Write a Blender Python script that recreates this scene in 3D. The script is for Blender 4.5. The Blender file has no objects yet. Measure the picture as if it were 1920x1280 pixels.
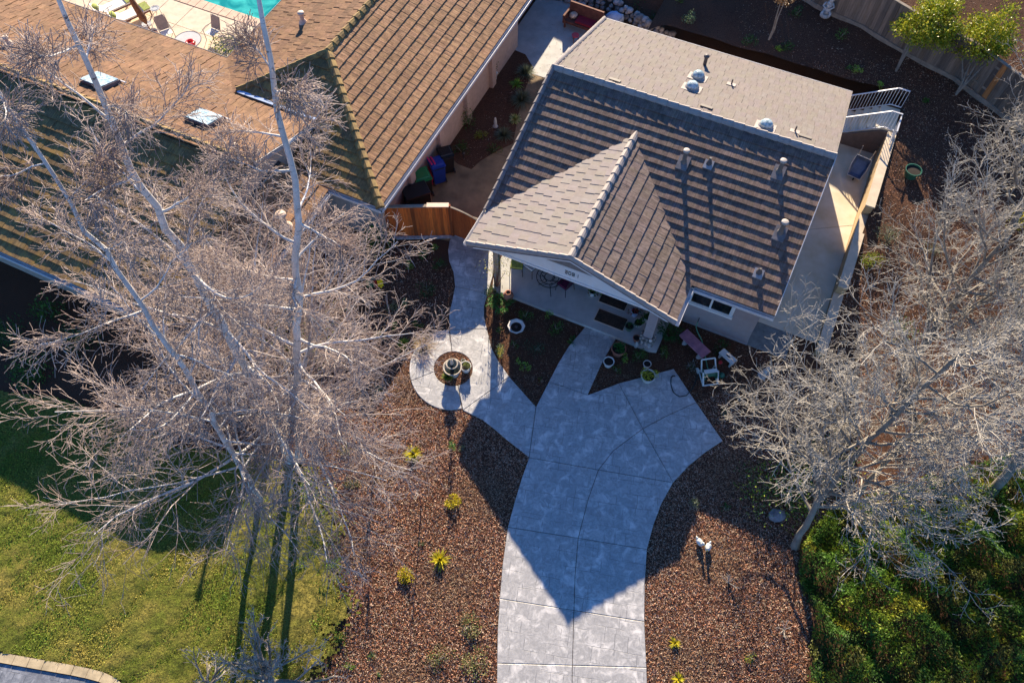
import bpy, math, random
import numpy as np
from mathutils import Vector

# ---------------------------------------------------------------- camera, sky, sun, exposure
SC = bpy.context.scene
COL = SC.collection
CAM_H, FPX, TILT = 24.0, 1445.0, math.radians(30)
cd = bpy.data.cameras.new('camera'); cd.sensor_width = 36.0; cd.lens = FPX / 1920 * 36.0
cd.clip_start = 0.1; cd.clip_end = 2000.0
cam = bpy.data.objects.new('camera', cd); COL.objects.link(cam)
cam.location = (0, 0, CAM_H); cam.rotation_euler = (TILT, 0, 0)
SC.camera = cam

SUN_EL = math.radians(20.8)
SUN_AZ = math.radians(1.2)            # the sun stands ahead of the camera, a touch to the right
world = bpy.data.worlds.new('World'); SC.world = world; world.use_nodes = True
wn = world.node_tree.nodes; wl = world.node_tree.links
bgn = wn['Background']
sky = wn.new('ShaderNodeTexSky'); sky.sky_type = 'NISHITA'; sky.sun_disc = False
sky.sun_elevation = SUN_EL; sky.sun_rotation = SUN_AZ
sky.air_density = 1.0; sky.dust_density = 0.0; sky.ozone_density = 10.0
wl.new(sky.outputs[0], bgn.inputs['Color']); bgn.inputs['Strength'].default_value = 0.088
sd = bpy.data.lights.new('sun', 'SUN'); sd.energy = 5.0; sd.angle = math.radians(0.5); sd.color = (1.0, 0.845, 0.63)
sun = bpy.data.objects.new('sun', sd); COL.objects.link(sun)
sdir = Vector((math.sin(SUN_AZ) * math.cos(SUN_EL), math.cos(SUN_AZ) * math.cos(SUN_EL), math.sin(SUN_EL)))
sun.rotation_euler = sdir.to_track_quat('Z', 'Y').to_euler()
sun.location = (0, 40, 30)
SC.view_settings.view_transform = 'Standard'; SC.view_settings.look = 'None'
SC.view_settings.exposure = 1.5; SC.view_settings.gamma = 1.0; SC.view_settings.use_curve_mapping = False

# ---------------------------------------------------------------- geometry helpers
rng = np.random.default_rng(7); rnd = random.Random(7)
PH = math.radians(25)                  # the houses stand turned 25 degrees to the camera's heading
CA, SA = math.cos(PH), math.sin(PH)
def smooth(x, e0, e1):
    t = np.clip((x - e0) / (e1 - e0), 0, 1); return t * t * (3 - 2 * t)
def ab2w(a, b, z=0.0): return np.array([a * CA + b * SA, -a * SA + b * CA, z])
def w2ab(x, y): return (x * CA - y * SA, x * SA + y * CA)
def hill_z(a, b):
    return 1.15 * smooth(b, 16.5, 25.5) + 0.12 * np.maximum(0, b - 29.0)
def ground_z(x, y):
    a, b = w2ab(x, y)
    if (a > 4.38) or (b > 29.6 and a > -7.0): return float(hill_z(a, b))
    return 0.0
F_ = np.array([0, math.sin(TILT), -math.cos(TILT)]); U_ = np.array([0, math.cos(TILT), math.sin(TILT)])
def ray(u, v): return np.array([(u - 960) / FPX, 0, 0]) - (v - 640) / FPX * U_ + F_
def W(u, v, z=None):                   # a spot of the photograph on the ground (or at height z)
    d = ray(u, v)
    if z is not None:
        k = (z - CAM_H) / d[2]; return np.array([d[0] * k, d[1] * k, z])
    zz = 0.0
    for _ in range(12):
        k = (zz - CAM_H) / d[2]; zz = 0.5 * zz + 0.5 * ground_z(d[0] * k, d[1] * k)
    k = (zz - CAM_H) / d[2]
    return np.array([d[0] * k, d[1] * k, ground_z(d[0] * k, d[1] * k)])
def AB(u, v, z=0.0): p = W(u, v, z); return w2ab(p[0], p[1])
def onplane_b(u, v, b):                # spot on the upright plane b = const: (a, z)
    d = ray(u, v); db = d[0] * SA + d[1] * CA; k = b / db
    return (d[0] * CA - d[1] * SA) * k, CAM_H + d[2] * k
def onplane_y(u, v, y):
    d = ray(u, v); k = y / d[1]; return np.array([d[0] * k, y, CAM_H + d[2] * k])
def project(P):
    P = np.atleast_2d(np.asarray(P, float)) - [0, 0, CAM_H]
    w = P @ F_; w = np.where(w < .1, .1, w)
    return np.stack([960 + FPX * P[:, 0] / w, 640 - FPX * (P @ U_) / w], 1)

class MB:                              # collects shapes; build() links them as one mesh object
    def __init__(s): s.v = []; s.f = []; s.c = []
    def add(s, vs, fs, col=None):
        o = len(s.v); s.v.extend([tuple(map(float, p)) for p in vs]); s.f.extend([tuple(i + o for i in f) for f in fs])
        s.c.extend([col] * len(vs)); return s
    def box(s, c, size, rz=0.0, col=None, rx=0.0, ry=0.0, taper=1.0):
        hx, hy, hz = size[0] / 2, size[1] / 2, size[2] / 2
        vs = []
        for z in (-hz, hz):
            t = taper if z > 0 else 1.0
            for (x, y) in ((-hx, -hy), (hx, -hy), (hx, hy), (-hx, hy)):
                p = Vector((x * t, y * t, z))
                if rx: p = Vector((p.x, p.y * math.cos(rx) - p.z * math.sin(rx), p.y * math.sin(rx) + p.z * math.cos(rx)))
                if ry: p = Vector((p.x * math.cos(ry) + p.z * math.sin(ry), p.y, -p.x * math.sin(ry) + p.z * math.cos(ry)))
                vs.append((c[0] + p.x * math.cos(rz) - p.y * math.sin(rz), c[1] + p.x * math.sin(rz) + p.y * math.cos(rz), c[2] + p.z))
        return s.add(vs, [(3, 2, 1, 0), (4, 5, 6, 7), (0, 1, 5, 4), (1, 2, 6, 5), (2, 3, 7, 6), (3, 0, 4, 7)], col)
    def bar(s, p0, p1, w, h, col=None, up=(0, 0, 1)):     # rectangular bar between two points
        p0, p1 = Vector(p0), Vector(p1); d = (p1 - p0).normalized(); u = Vector(up)
        x = d.cross(u)
        if x.length < 1e-4: x = d.cross(Vector((1, 0, 0)))
        x.normalize(); u = x.cross(d).normalized()
        vs = []
        for p in (p0, p1):
            for (i, j) in ((-1, -1), (1, -1), (1, 1), (-1, 1)): vs.append(p + x * (i * w / 2) + u * (j * h / 2))
        return s.add(vs, [(3, 2, 1, 0), (4, 5, 6, 7), (0, 1, 5, 4), (1, 2, 6, 5), (2, 3, 7, 6), (3, 0, 4, 7)], col)
    def tube(s, pts, rad, n=6, col=None, cap=True):
        pts = [Vector(p) for p in pts]
        if not hasattr(rad, '__len__'): rad = [rad] * len(pts)
        vs, fs = [], []
        x = None
        for i, p in enumerate(pts):
            d = (pts[min(i + 1, len(pts) - 1)] - pts[max(i - 1, 0)])
            d = d.normalized() if d.length > 1e-9 else Vector((0, 0, 1))
            if x is None: x = d.orthogonal().normalized()
            else:
                x = x - d * x.dot(d); x = x.normalized() if x.length > 1e-6 else d.orthogonal().normalized()
            y = d.cross(x)
            for k in range(n):
                t = 2 * math.pi * k / n; vs.append(p + x * (rad[i] * math.cos(t)) + y * (rad[i] * math.sin(t)))
        for i in range(len(pts) - 1):
            for k in range(n):
                a, b = i * n + k, i * n + (k + 1) % n; fs.append((a, b, b + n, a + n))
        if cap: fs.append(tuple(range(n - 1, -1, -1))); m = (len(pts) - 1) * n; fs.append(tuple(range(m, m + n)))
        return s.add(vs, fs, col)
    def lathe(s, prof, c=(0, 0, 0), n=16, col=None, sx=1.0, sy=1.0, wob=None):
        vs, fs = [], []
        for i, (r, z) in enumerate(prof):
            for k in range(n):
                t = 2 * math.pi * k / n; q = r * (wob(t) if wob else 1)
                vs.append((c[0] + q * math.cos(t) * sx, c[1] + q * math.sin(t) * sy, c[2] + z))
        for i in range(len(prof) - 1):
            for k in range(n):
                a, b = i * n + k, i * n + (k + 1) % n; fs.append((a, b, b + n, a + n))
        if prof[0][0] > 1e-4: fs.append(tuple(range(n - 1, -1, -1)))
        if prof[-1][0] > 1e-4: m = (len(prof) - 1) * n; fs.append(tuple(range(m, m + n)))
        return s.add(vs, fs, col)
    def blob(s, c, r, seed=0, n=8, m=5, amt=.15, col=None):
        rr = random.Random(seed); vs = [(c[0], c[1], c[2] - r[2])]; fs = []
        for i in range(1, m):
            ph = math.pi * i / m
            for k in range(n):
                t = 2 * math.pi * k / n; q = 1 + rr.uniform(-amt, amt)
                vs.append((c[0] + r[0] * q * math.sin(ph) * math.cos(t), c[1] + r[1] * q * math.sin(ph) * math.sin(t), c[2] - r[2] * q * math.cos(ph)))
        vs.append((c[0], c[1], c[2] + r[2])); e = len(vs) - 1
        for k in range(n): fs.append((0, 1 + (k + 1) % n, 1 + k)); fs.append((e, e - n + k, e - n + (k + 1) % n))
        for i in range(m - 2):
            for k in range(n):
                a, b = 1 + i * n + k, 1 + i * n + (k + 1) % n; fs.append((a, b, b + n, a + n))
        return s.add(vs, fs, col)
    def prism(s, poly, z0, z1, col=None):                 # upright prism over a plan polygon
        n = len(poly); vs = [(p[0], p[1], z0) for p in poly] + [(p[0], p[1], z1) for p in poly]
        ar = sum(poly[i][0] * poly[(i + 1) % n][1] - poly[(i + 1) % n][0] * poly[i][1] for i in range(n))
        if ar < 0:
            vs = [(p[0], p[1], z0) for p in poly[::-1]] + [(p[0], p[1], z1) for p in poly[::-1]]
        fs = [tuple(range(n - 1, -1, -1)), tuple(range(n, 2 * n))] + [(i, (i + 1) % n, (i + 1) % n + n, i + n) for i in range(n)]
        return s.add(vs, fs, col)
    def build(s, name, mat, parent=None, smooth_=False, uv=None):
        me = bpy.data.meshes.new(name); me.from_pydata(s.v, [], s.f)
        if any(c is not None for c in s.c):
            at = me.color_attributes.new('Col', 'FLOAT_COLOR', 'POINT')
            at.data.foreach_set('color', np.array([(c[0], c[1], c[2], 1) if c is not None else (1, 1, 1, 1) for c in s.c], np.float32).ravel())
        if uv is not None:
            ul = me.uv_layers.new(name='UVMap'); li = np.zeros(len(me.loops), np.int32); me.loops.foreach_get('vertex_index', li)
            ul.data.foreach_set('uv', np.asarray(uv, np.float32)[li].ravel())
        me.materials.append(mat); me.update()
        if smooth_: me.polygons.foreach_set('use_smooth', [True] * len(me.polygons))
        o = bpy.data.objects.new(name, me); COL.objects.link(o)
        if parent is not None: o.parent = parent
        return o

def mesh_np(name, V, F, mat, parent=None, col=None, smooth_=False, link=True):
    V = np.asarray(V, np.float32); F = np.asarray(F, np.int32); m, k = F.shape
    me = bpy.data.meshes.new(name); me.vertices.add(len(V)); me.vertices.foreach_set('co', V.ravel())
    me.loops.add(m * k); me.loops.foreach_set('vertex_index', F.ravel())
    me.polygons.add(m); me.polygons.foreach_set('loop_start', np.arange(0, m * k, k, dtype=np.int32))
    if col is not None:
        at = me.color_attributes.new('Col', 'FLOAT_COLOR', 'POINT')
        c4 = np.ones((len(V), 4), np.float32); c4[:, :3] = col; at.data.foreach_set('color', c4.ravel())
    if smooth_: me.polygons.foreach_set('use_smooth', np.ones(m, bool))
    me.materials.append(mat); me.update(calc_edges=True); me.validate()
    o = bpy.data.objects.new(name, me)
    if link: COL.objects.link(o)
    if parent is not None: o.parent = parent
    return o

def tag(o, label, cat, group=None):
    o['label'] = label; o['category'] = cat
    if group: o['group'] = group
    return o
def thing(name, label, cat, loc=(0, 0, 0), rz=0.0, group=None):
    o = bpy.data.objects.new(name, None); COL.objects.link(o); o.empty_display_size = .2
    o.location = tuple(float(q) for q in loc); o.rotation_euler = (0, 0, rz); return tag(o, label, cat, group)
def struct(o): o['kind'] = 'structure'; return o
def stuff(o): o['kind'] = 'stuff'; return o

def inset(poly, d):                    # shrink a plan polygon by d on every side
    n = len(poly); P = [np.array(p[:2], float) for p in poly]
    ar = sum(P[i][0] * P[(i + 1) % n][1] - P[(i + 1) % n][0] * P[i][1] for i in range(n))
    if ar < 0: P = P[::-1]
    out = []
    for i in range(n):
        a, b, c = P[i - 1], P[i], P[(i + 1) % n]
        e1 = (b - a) / (np.linalg.norm(b - a) + 1e-9); e2 = (c - b) / (np.linalg.norm(c - b) + 1e-9)
        n1 = np.array([-e1[1], e1[0]]); n2 = np.array([-e2[1], e2[0]]); m = n1 + n2
        l = np.linalg.norm(m)
        m = n1 if l < .2 else m / l
        k = d / max(.35, float(m @ n1)); out.append(b + m * k)
    return out
def clip_poly(poly, cl):               # Sutherland-Hodgman; cl convex, counter-clockwise
    out = [tuple(p) for p in poly]
    for i in range(len(cl)):
        a, b = cl[i], cl[(i + 1) % len(cl)]; src, out = out, []
        if not src: return []
        side = lambda p: (b[0] - a[0]) * (p[1] - a[1]) - (b[1] - a[1]) * (p[0] - a[0])
        for j in range(len(src)):
            p, q = src[j], src[(j + 1) % len(src)]; sp, sq = side(p), side(q)
            if sp >= -1e-9: out.append(p)
            if (sp > 1e-9 and sq < -1e-9) or (sp < -1e-9 and sq > 1e-9):
                t = sp / (sp - sq); out.append((p[0] + (q[0] - p[0]) * t, p[1] + (q[1] - p[1]) * t))
    return out
def in_poly(X, Y, poly):
    inside = np.zeros(X.shape, bool); n = len(poly)
    for i in range(n):
        x0, y0 = poly[i][:2]; x1, y1 = poly[(i + 1) % n][:2]
        c = ((y0 > Y) != (y1 > Y)) & (X < (x1 - x0) * (Y - y0) / (y1 - y0 + 1e-12) + x0); inside ^= c
    return inside

# ---------------------------------------------------------------- materials
MATS = {}
def new_mat(name):
    m = bpy.data.materials.new(name); m.use_nodes = True; MATS[name] = m
    nt = m.node_tree; return m, nt.nodes, nt.links, nt.nodes['Principled BSDF']
def mix(nt_nodes, links, fac, a, b, typ='MIX'):
    n = nt_nodes.new('ShaderNodeMix'); n.data_type = 'RGBA'; n.blend_type = typ
    for s, val in ((n.inputs[0], fac), (n.inputs[6], a), (n.inputs[7], b)):
        if hasattr(val, 'is_linked') or hasattr(val, 'links'): links.new(val, s)
        elif isinstance(val, (int, float)): s.default_value = val
        else: s.default_value = (*val, 1) if len(val) == 3 else val
    return n.outputs[2]
def noise(nodes, links, vec, scale, detail=4, rough=.6, dist=0.0):
    n = nodes.new('ShaderNodeTexNoise'); n.inputs['Scale'].default_value = scale
    n.inputs['Detail'].default_value = detail; n.inputs['Roughness'].default_value = rough; n.inputs['Distortion'].default_value = dist
    if vec is not None: links.new(vec, n.inputs['Vector'])
    return n.outputs['Fac']
def ramp(nodes, links, fac, p0, p1, c0=(0, 0, 0), c1=(1, 1, 1)):
    r = nodes.new('ShaderNodeValToRGB'); e = r.color_ramp.elements
    e[0].position = p0; e[0].color = (*c0, 1); e[1].position = p1; e[1].color = (*c1, 1)
    links.new(fac, r.inputs[0]); return r.outputs[0]
def bump(nodes, links, b, h, strength=.3, dist=.02):
    n = nodes.new('ShaderNodeBump'); n.inputs['Strength'].default_value = strength; n.inputs['Distance'].default_value = dist
    links.new(h, n.inputs['Height']); links.new(n.outputs[0], b.inputs['Normal'])
def coord(nodes, kind='Object'):
    return nodes.new('ShaderNodeTexCoord').outputs[kind]
def world_pos(nodes): return nodes.new('ShaderNodeNewGeometry').outputs['Position']
def plain(name, c, rough=.6, var=.18, scale=6.0, metal=0.0, bmp=.0, c2=None, col=False, spec=None):
    m, N, L, b = new_mat(name)
    vec = world_pos(N); f = noise(N, L, vec, scale, 5)
    f = ramp(N, L, f, .3, .7)
    c2 = c2 or tuple(max(0, q * (1 - var * 1.6)) for q in c); c1 = tuple(min(1, q * (1 + var)) for q in c)
    o = mix(N, L, f, c2, c1)
    if col:
        a = N.new('ShaderNodeAttribute'); a.attribute_name = 'Col'; o = mix(N, L, 1.0, o, a.outputs['Color'], 'MULTIPLY')
    L.new(o, b.inputs['Base Color']); b.inputs['Roughness'].default_value = rough; b.inputs['Metallic'].default_value = metal
    if spec is not None: b.inputs['Specular IOR Level'].default_value = spec
    if bmp: bump(N, L, b, noise(N, L, vec, scale * 6, 4), bmp, .01)
    return m
def leafmat(name, rough=.55, trans=.25, bright=1.0):
    m, N, L, b = new_mat(name)
    a = N.new('ShaderNodeAttribute'); a.attribute_name = 'Col'
    f = noise(N, L, world_pos(N), 9, 3); o = mix(N, L, .5, a.outputs['Color'], ramp(N, L, f, .3, .75, (.55, .55, .55), (1.25, 1.25, 1.25)), 'MULTIPLY')
    L.new(o, b.inputs['Base Color']); b.inputs['Roughness'].default_value = rough; b.inputs['Specular IOR Level'].default_value = .25
    t = N.new('ShaderNodeBsdfTranslucent'); L.new(o, t.inputs['Color'])
    ms = N.new('ShaderNodeMixShader'); ms.inputs[0].default_value = trans
    L.new(b.outputs[0], ms.inputs[1]); L.new(t.outputs[0], ms.inputs[2]); L.new(ms.outputs[0], N['Material Output'].inputs[0])
    return m

# mulch soil
m, N, L, b = new_mat('mulch_soil'); p = world_pos(N)
c = mix(N, L, ramp(N, L, noise(N, L, p, 26, 6, .75), .35, .68), (.010, .005, .003), (.13, .058, .032))
c = mix(N, L, ramp(N, L, noise(N, L, p, .55, 4), .35, .7), c, (.10, .055, .034), 'MIX')
c = mix(N, L, .55, c, mix(N, L, ramp(N, L, noise(N, L, p, 60, 3), .4, .62), (.02, .010, .007), (.24, .12, .075)))
L.new(c, b.inputs['Base Color']); b.inputs['Roughness'].default_value = .95; b.inputs['Specular IOR Level'].default_value = .1
bump(N, L, b, noise(N, L, p, 30, 5, .8), .9, .05)
# lawn soil/thatch
m, N, L, b = new_mat('lawn_turf'); p = world_pos(N)
c = mix(N, L, ramp(N, L, noise(N, L, p, .7, 5, .65), .42, .62), (.22, .26, .036), (.47, .38, .09))
c = mix(N, L, ramp(N, L, noise(N, L, p, 18, 6, .75), .35, .7), (.06, .06, .015), c)
L.new(c, b.inputs['Base Color']); b.inputs['Roughness'].default_value = .95; b.inputs['Specular IOR Level'].default_value = .1
bump(N, L, b, noise(N, L, p, 14, 6, .8), 1.0, .08)
# stamped concrete
def stamped(name, c1, c2, vscale=1.0, dark=.5):
    m, N, L, b = new_mat(name); p = world_pos(N)
    mp = N.new('ShaderNodeMapping'); mp.inputs['Rotation'].default_value = (0, 0, .17); mp.inputs['Scale'].default_value = (vscale,) * 3; L.new(p, mp.inputs[0])
    wob = N.new('ShaderNodeMix'); wob.data_type = 'VECTOR'; wob.inputs[0].default_value = .06
    nz = N.new('ShaderNodeTexNoise'); nz.inputs['Scale'].default_value = 2.3; L.new(mp.outputs[0], nz.inputs['Vector'])
    L.new(mp.outputs[0], wob.inputs[4]); L.new(nz.outputs['Color'], wob.inputs[5]); vec = wob.outputs[1]
    br = N.new('ShaderNodeTexBrick'); L.new(vec, br.inputs['Vector'])
    br.inputs['Scale'].default_value = 1.0; br.inputs['Brick Width'].default_value = .62; br.inputs['Row Height'].default_value = .41
    br.inputs['Mortar Size'].default_value = .009; br.inputs['Mortar Smooth'].default_value = .4; br.squash = .6; br.squash_frequency = 3; br.offset = .37
    br.inputs['Color1'].default_value = (.3, .3, .3, 1); br.inputs['Color2'].default_value = (.8, .8, .8, 1); br.inputs['Mortar'].default_value = (0, 0, 0, 1)
    br2 = N.new('ShaderNodeTexBrick'); L.new(vec, br2.inputs['Vector'])
    br2.inputs['Scale'].default_value = 1.0; br2.inputs['Brick Width'].default_value = .97; br2.inputs['Row Height'].default_value = .71
    br2.inputs['Mortar Size'].default_value = .008; br2.inputs['Mortar Smooth'].default_value = .4; br2.offset = .61
    big = noise(N, L, p, .9, 5, .65); fine = noise(N, L, p, 5.5, 7, .72, 1.5)
    c = mix(N, L, ramp(N, L, br.outputs['Color'], .25, .85), c2, c1)
    c = mix(N, L, ramp(N, L, big, .35, .68), c, tuple(q * .80 for q in c2), 'MIX') if False else mix(N, L, .5, c, mix(N, L, ramp(N, L, big, .35, .65), c2, c1))
    c = mix(N, L, ramp(N, L, fine, .40, .66), tuple(q * .80 for q in c2), c)
    c = mix(N, L, ramp(N, L, noise(N, L, p, 2.7, 5, .6, .6), .52, .68), c, tuple(min(.72, q * 1.16) for q in c1))
    st = ramp(N, L, noise(N, L, p, .42, 6, .7, .8), .56, .74)
    c = mix(N, L, mix(N, L, .45, (0, 0, 0), st), c, tuple(q * .62 for q in c2))
    brk = ramp(N, L, noise(N, L, p, 1.6, 3), .48, .57)
    line = mix(N, L, 1.0, br.outputs['Fac'], brk, 'MULTIPLY'); 
    line2 = mix(N, L, 1.0, br2.outputs['Fac'], ramp(N, L, noise(N, L, p, 1.1, 3), .5, .6), 'MULTIPLY')
    ln = mix(N, L, 1.0, line, line2, 'LIGHTEN')
    c = mix(N, L, ln, c, tuple(q * dark for q in c2))
    L.new(c, b.inputs['Base Color']); b.inputs['Roughness'].default_value = .45; b.inputs['Specular IOR Level'].default_value = .8
    h1 = mix(N, L, .5, ramp(N, L, ln, 0, 1, (1, 1, 1), (0, 0, 0)), fine); bump(N, L, b, h1, .5, .012)
    return m
stamped('stamped_concrete', (.565, .54, .51), (.37, .36, .35))
stamped('neighbour_concrete', (.30, .31, .33), (.16, .17, .19), 1.1)
plain('joint', (.03, .03, .032), .95)
plain('smooth_concrete', (.46, .45, .42), .75, .14, 1.6, bmp=.15)
plain('patio_concrete', (.26, .17, .085), .85, .28, 1.3, bmp=.3)
plain('side_concrete', (.60, .53, .42), .8, .14, 1.2, bmp=.15, c2=(.55, .44, .28))
plain('pad_concrete', (.18, .19, .18), .85, .2, 5, bmp=.3)
plain('deck_stone', (.66, .54, .39), .8, .12, 3, bmp=.2)
plain('coping', (.62, .44, .31), .8, .14, 4, bmp=.2)
plain('kerb_stone', (.48, .38, .23), .85, .2, 4, bmp=.2)
plain('asphalt', (.16, .16, .17), .9, .25, 2, bmp=.3)
m, N, L, b = new_mat('pool_water'); b.inputs['Base Color'].default_value = (.02, .36, .33, 1); b.inputs['Roughness'].default_value = .04
c = mix(N, L, ramp(N, L, noise(N, L, world_pos(N), 1.1, 3, .5, 1.0), .4, .62), (.012, .26, .25), (.06, .50, .44)); L.new(c, b.inputs['Base Color'])
bump(N, L, b, noise(N, L, world_pos(N), 5, 3), .25, .03)

# roof tiles: UV = metres along the eave / up the slope, Col = tint of each shake
def rooftile(name, c1, c2, gs=26, gr=1.2, amt=.5, rough=.85, moss=None, bstr=.35):
    m, N, L, b = new_mat(name); uv = coord(N, 'UV')
    mp = N.new('ShaderNodeMapping'); mp.inputs['Scale'].default_value = (gs, gr, 1); L.new(uv, mp.inputs[0])
    g = noise(N, L, mp.outputs[0], 1.0, 5, .7, .4)
    sp = noise(N, L, uv, 5.0, 6, .7)
    c = mix(N, L, ramp(N, L, g, .34, .66), c2, c1)
    c = mix(N, L, ramp(N, L, sp, .45, .75), c, tuple(q * (1 - amt * .6) for q in c2))
    if moss: c = mix(N, L, ramp(N, L, noise(N, L, uv, 1.1, 6, .75), .5, .64), c, moss)
    a = N.new('ShaderNodeAttribute'); a.attribute_name = 'Col'; c = mix(N, L, 1.0, c, a.outputs['Color'], 'MULTIPLY')
    L.new(c, b.inputs['Base Color']); b.inputs['Roughness'].default_value = rough; b.inputs['Specular IOR Level'].default_value = .25
    bump(N, L, b, g, bstr, .012); return m
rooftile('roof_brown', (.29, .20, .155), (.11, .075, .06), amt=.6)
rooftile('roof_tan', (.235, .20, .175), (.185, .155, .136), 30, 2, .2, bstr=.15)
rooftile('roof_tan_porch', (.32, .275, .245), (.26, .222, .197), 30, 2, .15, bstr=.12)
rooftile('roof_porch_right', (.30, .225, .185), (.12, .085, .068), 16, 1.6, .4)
rooftile('roof_neigh_side', (.56, .32, .165), (.16, .078, .038), 24, 1.2, .45)
rooftile('roof_neigh_front', (.34, .215, .085), (.12, .072, .034), 22, 1.2, .4, moss=(.34, .19, .05))
rooftile('roof_neigh_back', (.29, .16, .085), (.13, .065, .033), 22, 1.6, .4, bstr=.6)
plain('cap_grey', (.20, .175, .17), .8, .2, 6, bmp=.2)
plain('cap_tan', (.36, .31, .275), .8, .12, 6, bmp=.1)
plain('cap_moss', (.27, .175, .055), .9, .35, 4, bmp=.3, c2=(.10, .065, .03))
plain('roof_under', (.05, .045, .045), .95)
plain('white_paint', (.74, .73, .71), .5, .05, 3)
plain('gutter_white', (.66, .64, .63), .45, .07, 3)
plain('fascia_dark', (.13, .115, .125), .7, .15, 3)
plain('fascia_grey', (.36, .34, .34), .7, .12, 3)
plain('stucco_mauve', (.335, .275, .27), .95, .06, 5, bmp=.35)
plain('stucco_pink', (.52, .37, .28), .95, .08, 5, bmp=.35)
plain('stucco_grey', (.34, .33, .34), .95, .08, 5, bmp=.3)
plain('stucco_brown', (.21, .14, .105), .95, .12, 5, bmp=.3)
plain('wall_tan', (.50, .35, .19), .95, .14, 2.5, bmp=.3)
plain('wall_cap', (.60, .49, .36), .9, .1, 3, bmp=.2)
m, N, L, b = new_mat('glass'); b.inputs['Base Color'].default_value = (.012, .018, .02, 1); b.inputs['Roughness'].default_value = .06
c = mix(N, L, ramp(N, L, noise(N, L, world_pos(N), 2.0, 3), .4, .7), (.008, .012, .014), (.03, .04, .038)); L.new(c, b.inputs['Base Color'])
m, N, L, b = new_mat('dome_glass'); b.inputs['Base Color'].default_value = (.42, .50, .50, 1); b.inputs['Roughness'].default_value = .08
c = mix(N, L, ramp(N, L, noise(N, L, world_pos(N), 9, 3), .4, .6), (.22, .30, .30), (.55, .62, .60)); L.new(c, b.inputs['Base Color'])
b.inputs['Coat Weight'].default_value = .6
plain('pipe_metal', (.17, .145, .125), .6, .1, 8, bmp=.05)
plain('pipe_dark', (.10, .085, .08), .6, .15, 8)
plain('vent_cap', (.40, .345, .295), .6, .1, 8)
plain('flue_cream', (.66, .49, .36), .6, .1, 8)
plain('vent_flat', (.165, .14, .115), .7, .1, 8)
def woodmat(name, c1, c2, rough=.8, col=True):
    m, N, L, b = new_mat(name); p = world_pos(N)
    mp = N.new('ShaderNodeMapping'); mp.inputs['Scale'].default_value = (14, 14, .9); L.new(p, mp.inputs[0])
    g = noise(N, L, mp.outputs[0], 1.3, 6, .7, .6); c = mix(N, L, ramp(N, L, g, .32, .68), c2, c1)
    if col:
        a = N.new('ShaderNodeAttribute'); a.attribute_name = 'Col'; c = mix(N, L, 1.0, c, a.outputs['Color'], 'MULTIPLY')
    L.new(c, b.inputs['Base Color']); b.inputs['Roughness'].default_value = rough; bump(N, L, b, g, .3, .01); return m
woodmat('cedar', (.64, .145, .02), (.32, .06, .01))
woodmat('old_fence', (.25, .20, .155), (.11, .088, .07))
plain('beam_wood', (.27, .22, .17), .85, .2, 4, bmp=.2)
plain('black_metal', (.018, .018, .02), .45, .2, 6)
plain('rail_white', (.60, .60, .62), .45, .06, 4)
plain('terracotta', (.33, .13, .08), .85, .2, 8)
plain('pot_pale', (.62, .60, .56), .7, .12, 8)
plain('pot_green', (.10, .16, .10), .5, .2, 8)
plain('pot_dark', (.05, .03, .035), .5, .2, 8)
plain('pot_soil', (.018, .012, .009), .98, .3, 20)
plain('cast_stone', (.52, .52, .50), .85, .2, 10, bmp=.3, c2=(.26, .26, .27))
plain('fountain_stone', (.46, .40, .33), .85, .25, 9, bmp=.3)
plain('bench_pink', (.36, .15, .19), .8, .25, 5, bmp=.2, c2=(.22, .10, .15))
plain('plastic_white', (.55, .58, .56), .4, .06, 5)
plain('plastic_green', (.03, .13, .075), .4, .15, 8)
plain('hose_green', (.10, .34, .22), .45, .15, 8)
plain('hose_dark', (.012, .018, .018), .45, .15, 8)
plain('bin_blue', (.008, .045, .30), .4, .1, 4)
plain('bin_green', (.012, .22, .06), .4, .1, 4)
plain('bin_black', (.012, .013, .015), .45, .1, 4)
plain('board_pink', (.72, .03, .16), .45, .06, 4)
plain('shed_beige', (.36, .28, .215), .7, .08, 3)
plain('barrow_blue', (.10, .16, .30), .45, .2, 4)
plain('barrow_grey', (.36, .38, .42), .4, .1, 4)
plain('cushion_wine', (.11, .006, .045), .85, .15, 9)
plain('cushion_red', (.28, .012, .03), .85, .15, 9)
plain('cushion_pale', (.50, .52, .53), .85, .1, 9)
plain('cushion_green', (.30, .34, .07), .9, .2, 9)
plain('sling_grey', (.24, .22, .225), .8, .12, 12)
plain('sling_cream', (.74, .71, .64), .8, .05, 8)
plain('ring_red', (.62, .03, .03), .4, .1, 6)
plain('table_glass', (.60, .60, .55), .15, .05, 5)
plain('bench_brown', (.16, .055, .035), .85, .3, 5, bmp=.2)
plain('cloth_blue', (.38, .48, .66), .85, .1, 9)
plain('canvas_brown', (.12, .055, .03), .9, .2, 9)
plain('mat_brown', (.055, .033, .022), .98, .35, 14, bmp=.5)
plain('flag_yellow', (.80, .62, .02), .7, .05, 5); plain('flag_red', (.35, .02, .02), .7, .05, 5); plain('flag_green', (.02, .16, .06), .7, .1, 5)
plain('rock', (.30, .28, .27), .9, .3, 5, bmp=.5, col=True)
plain('number_black', (.01, .01, .01), .4)
plain('shingle_taupe', (.22, .19, .17), .9, .15, 6)
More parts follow.
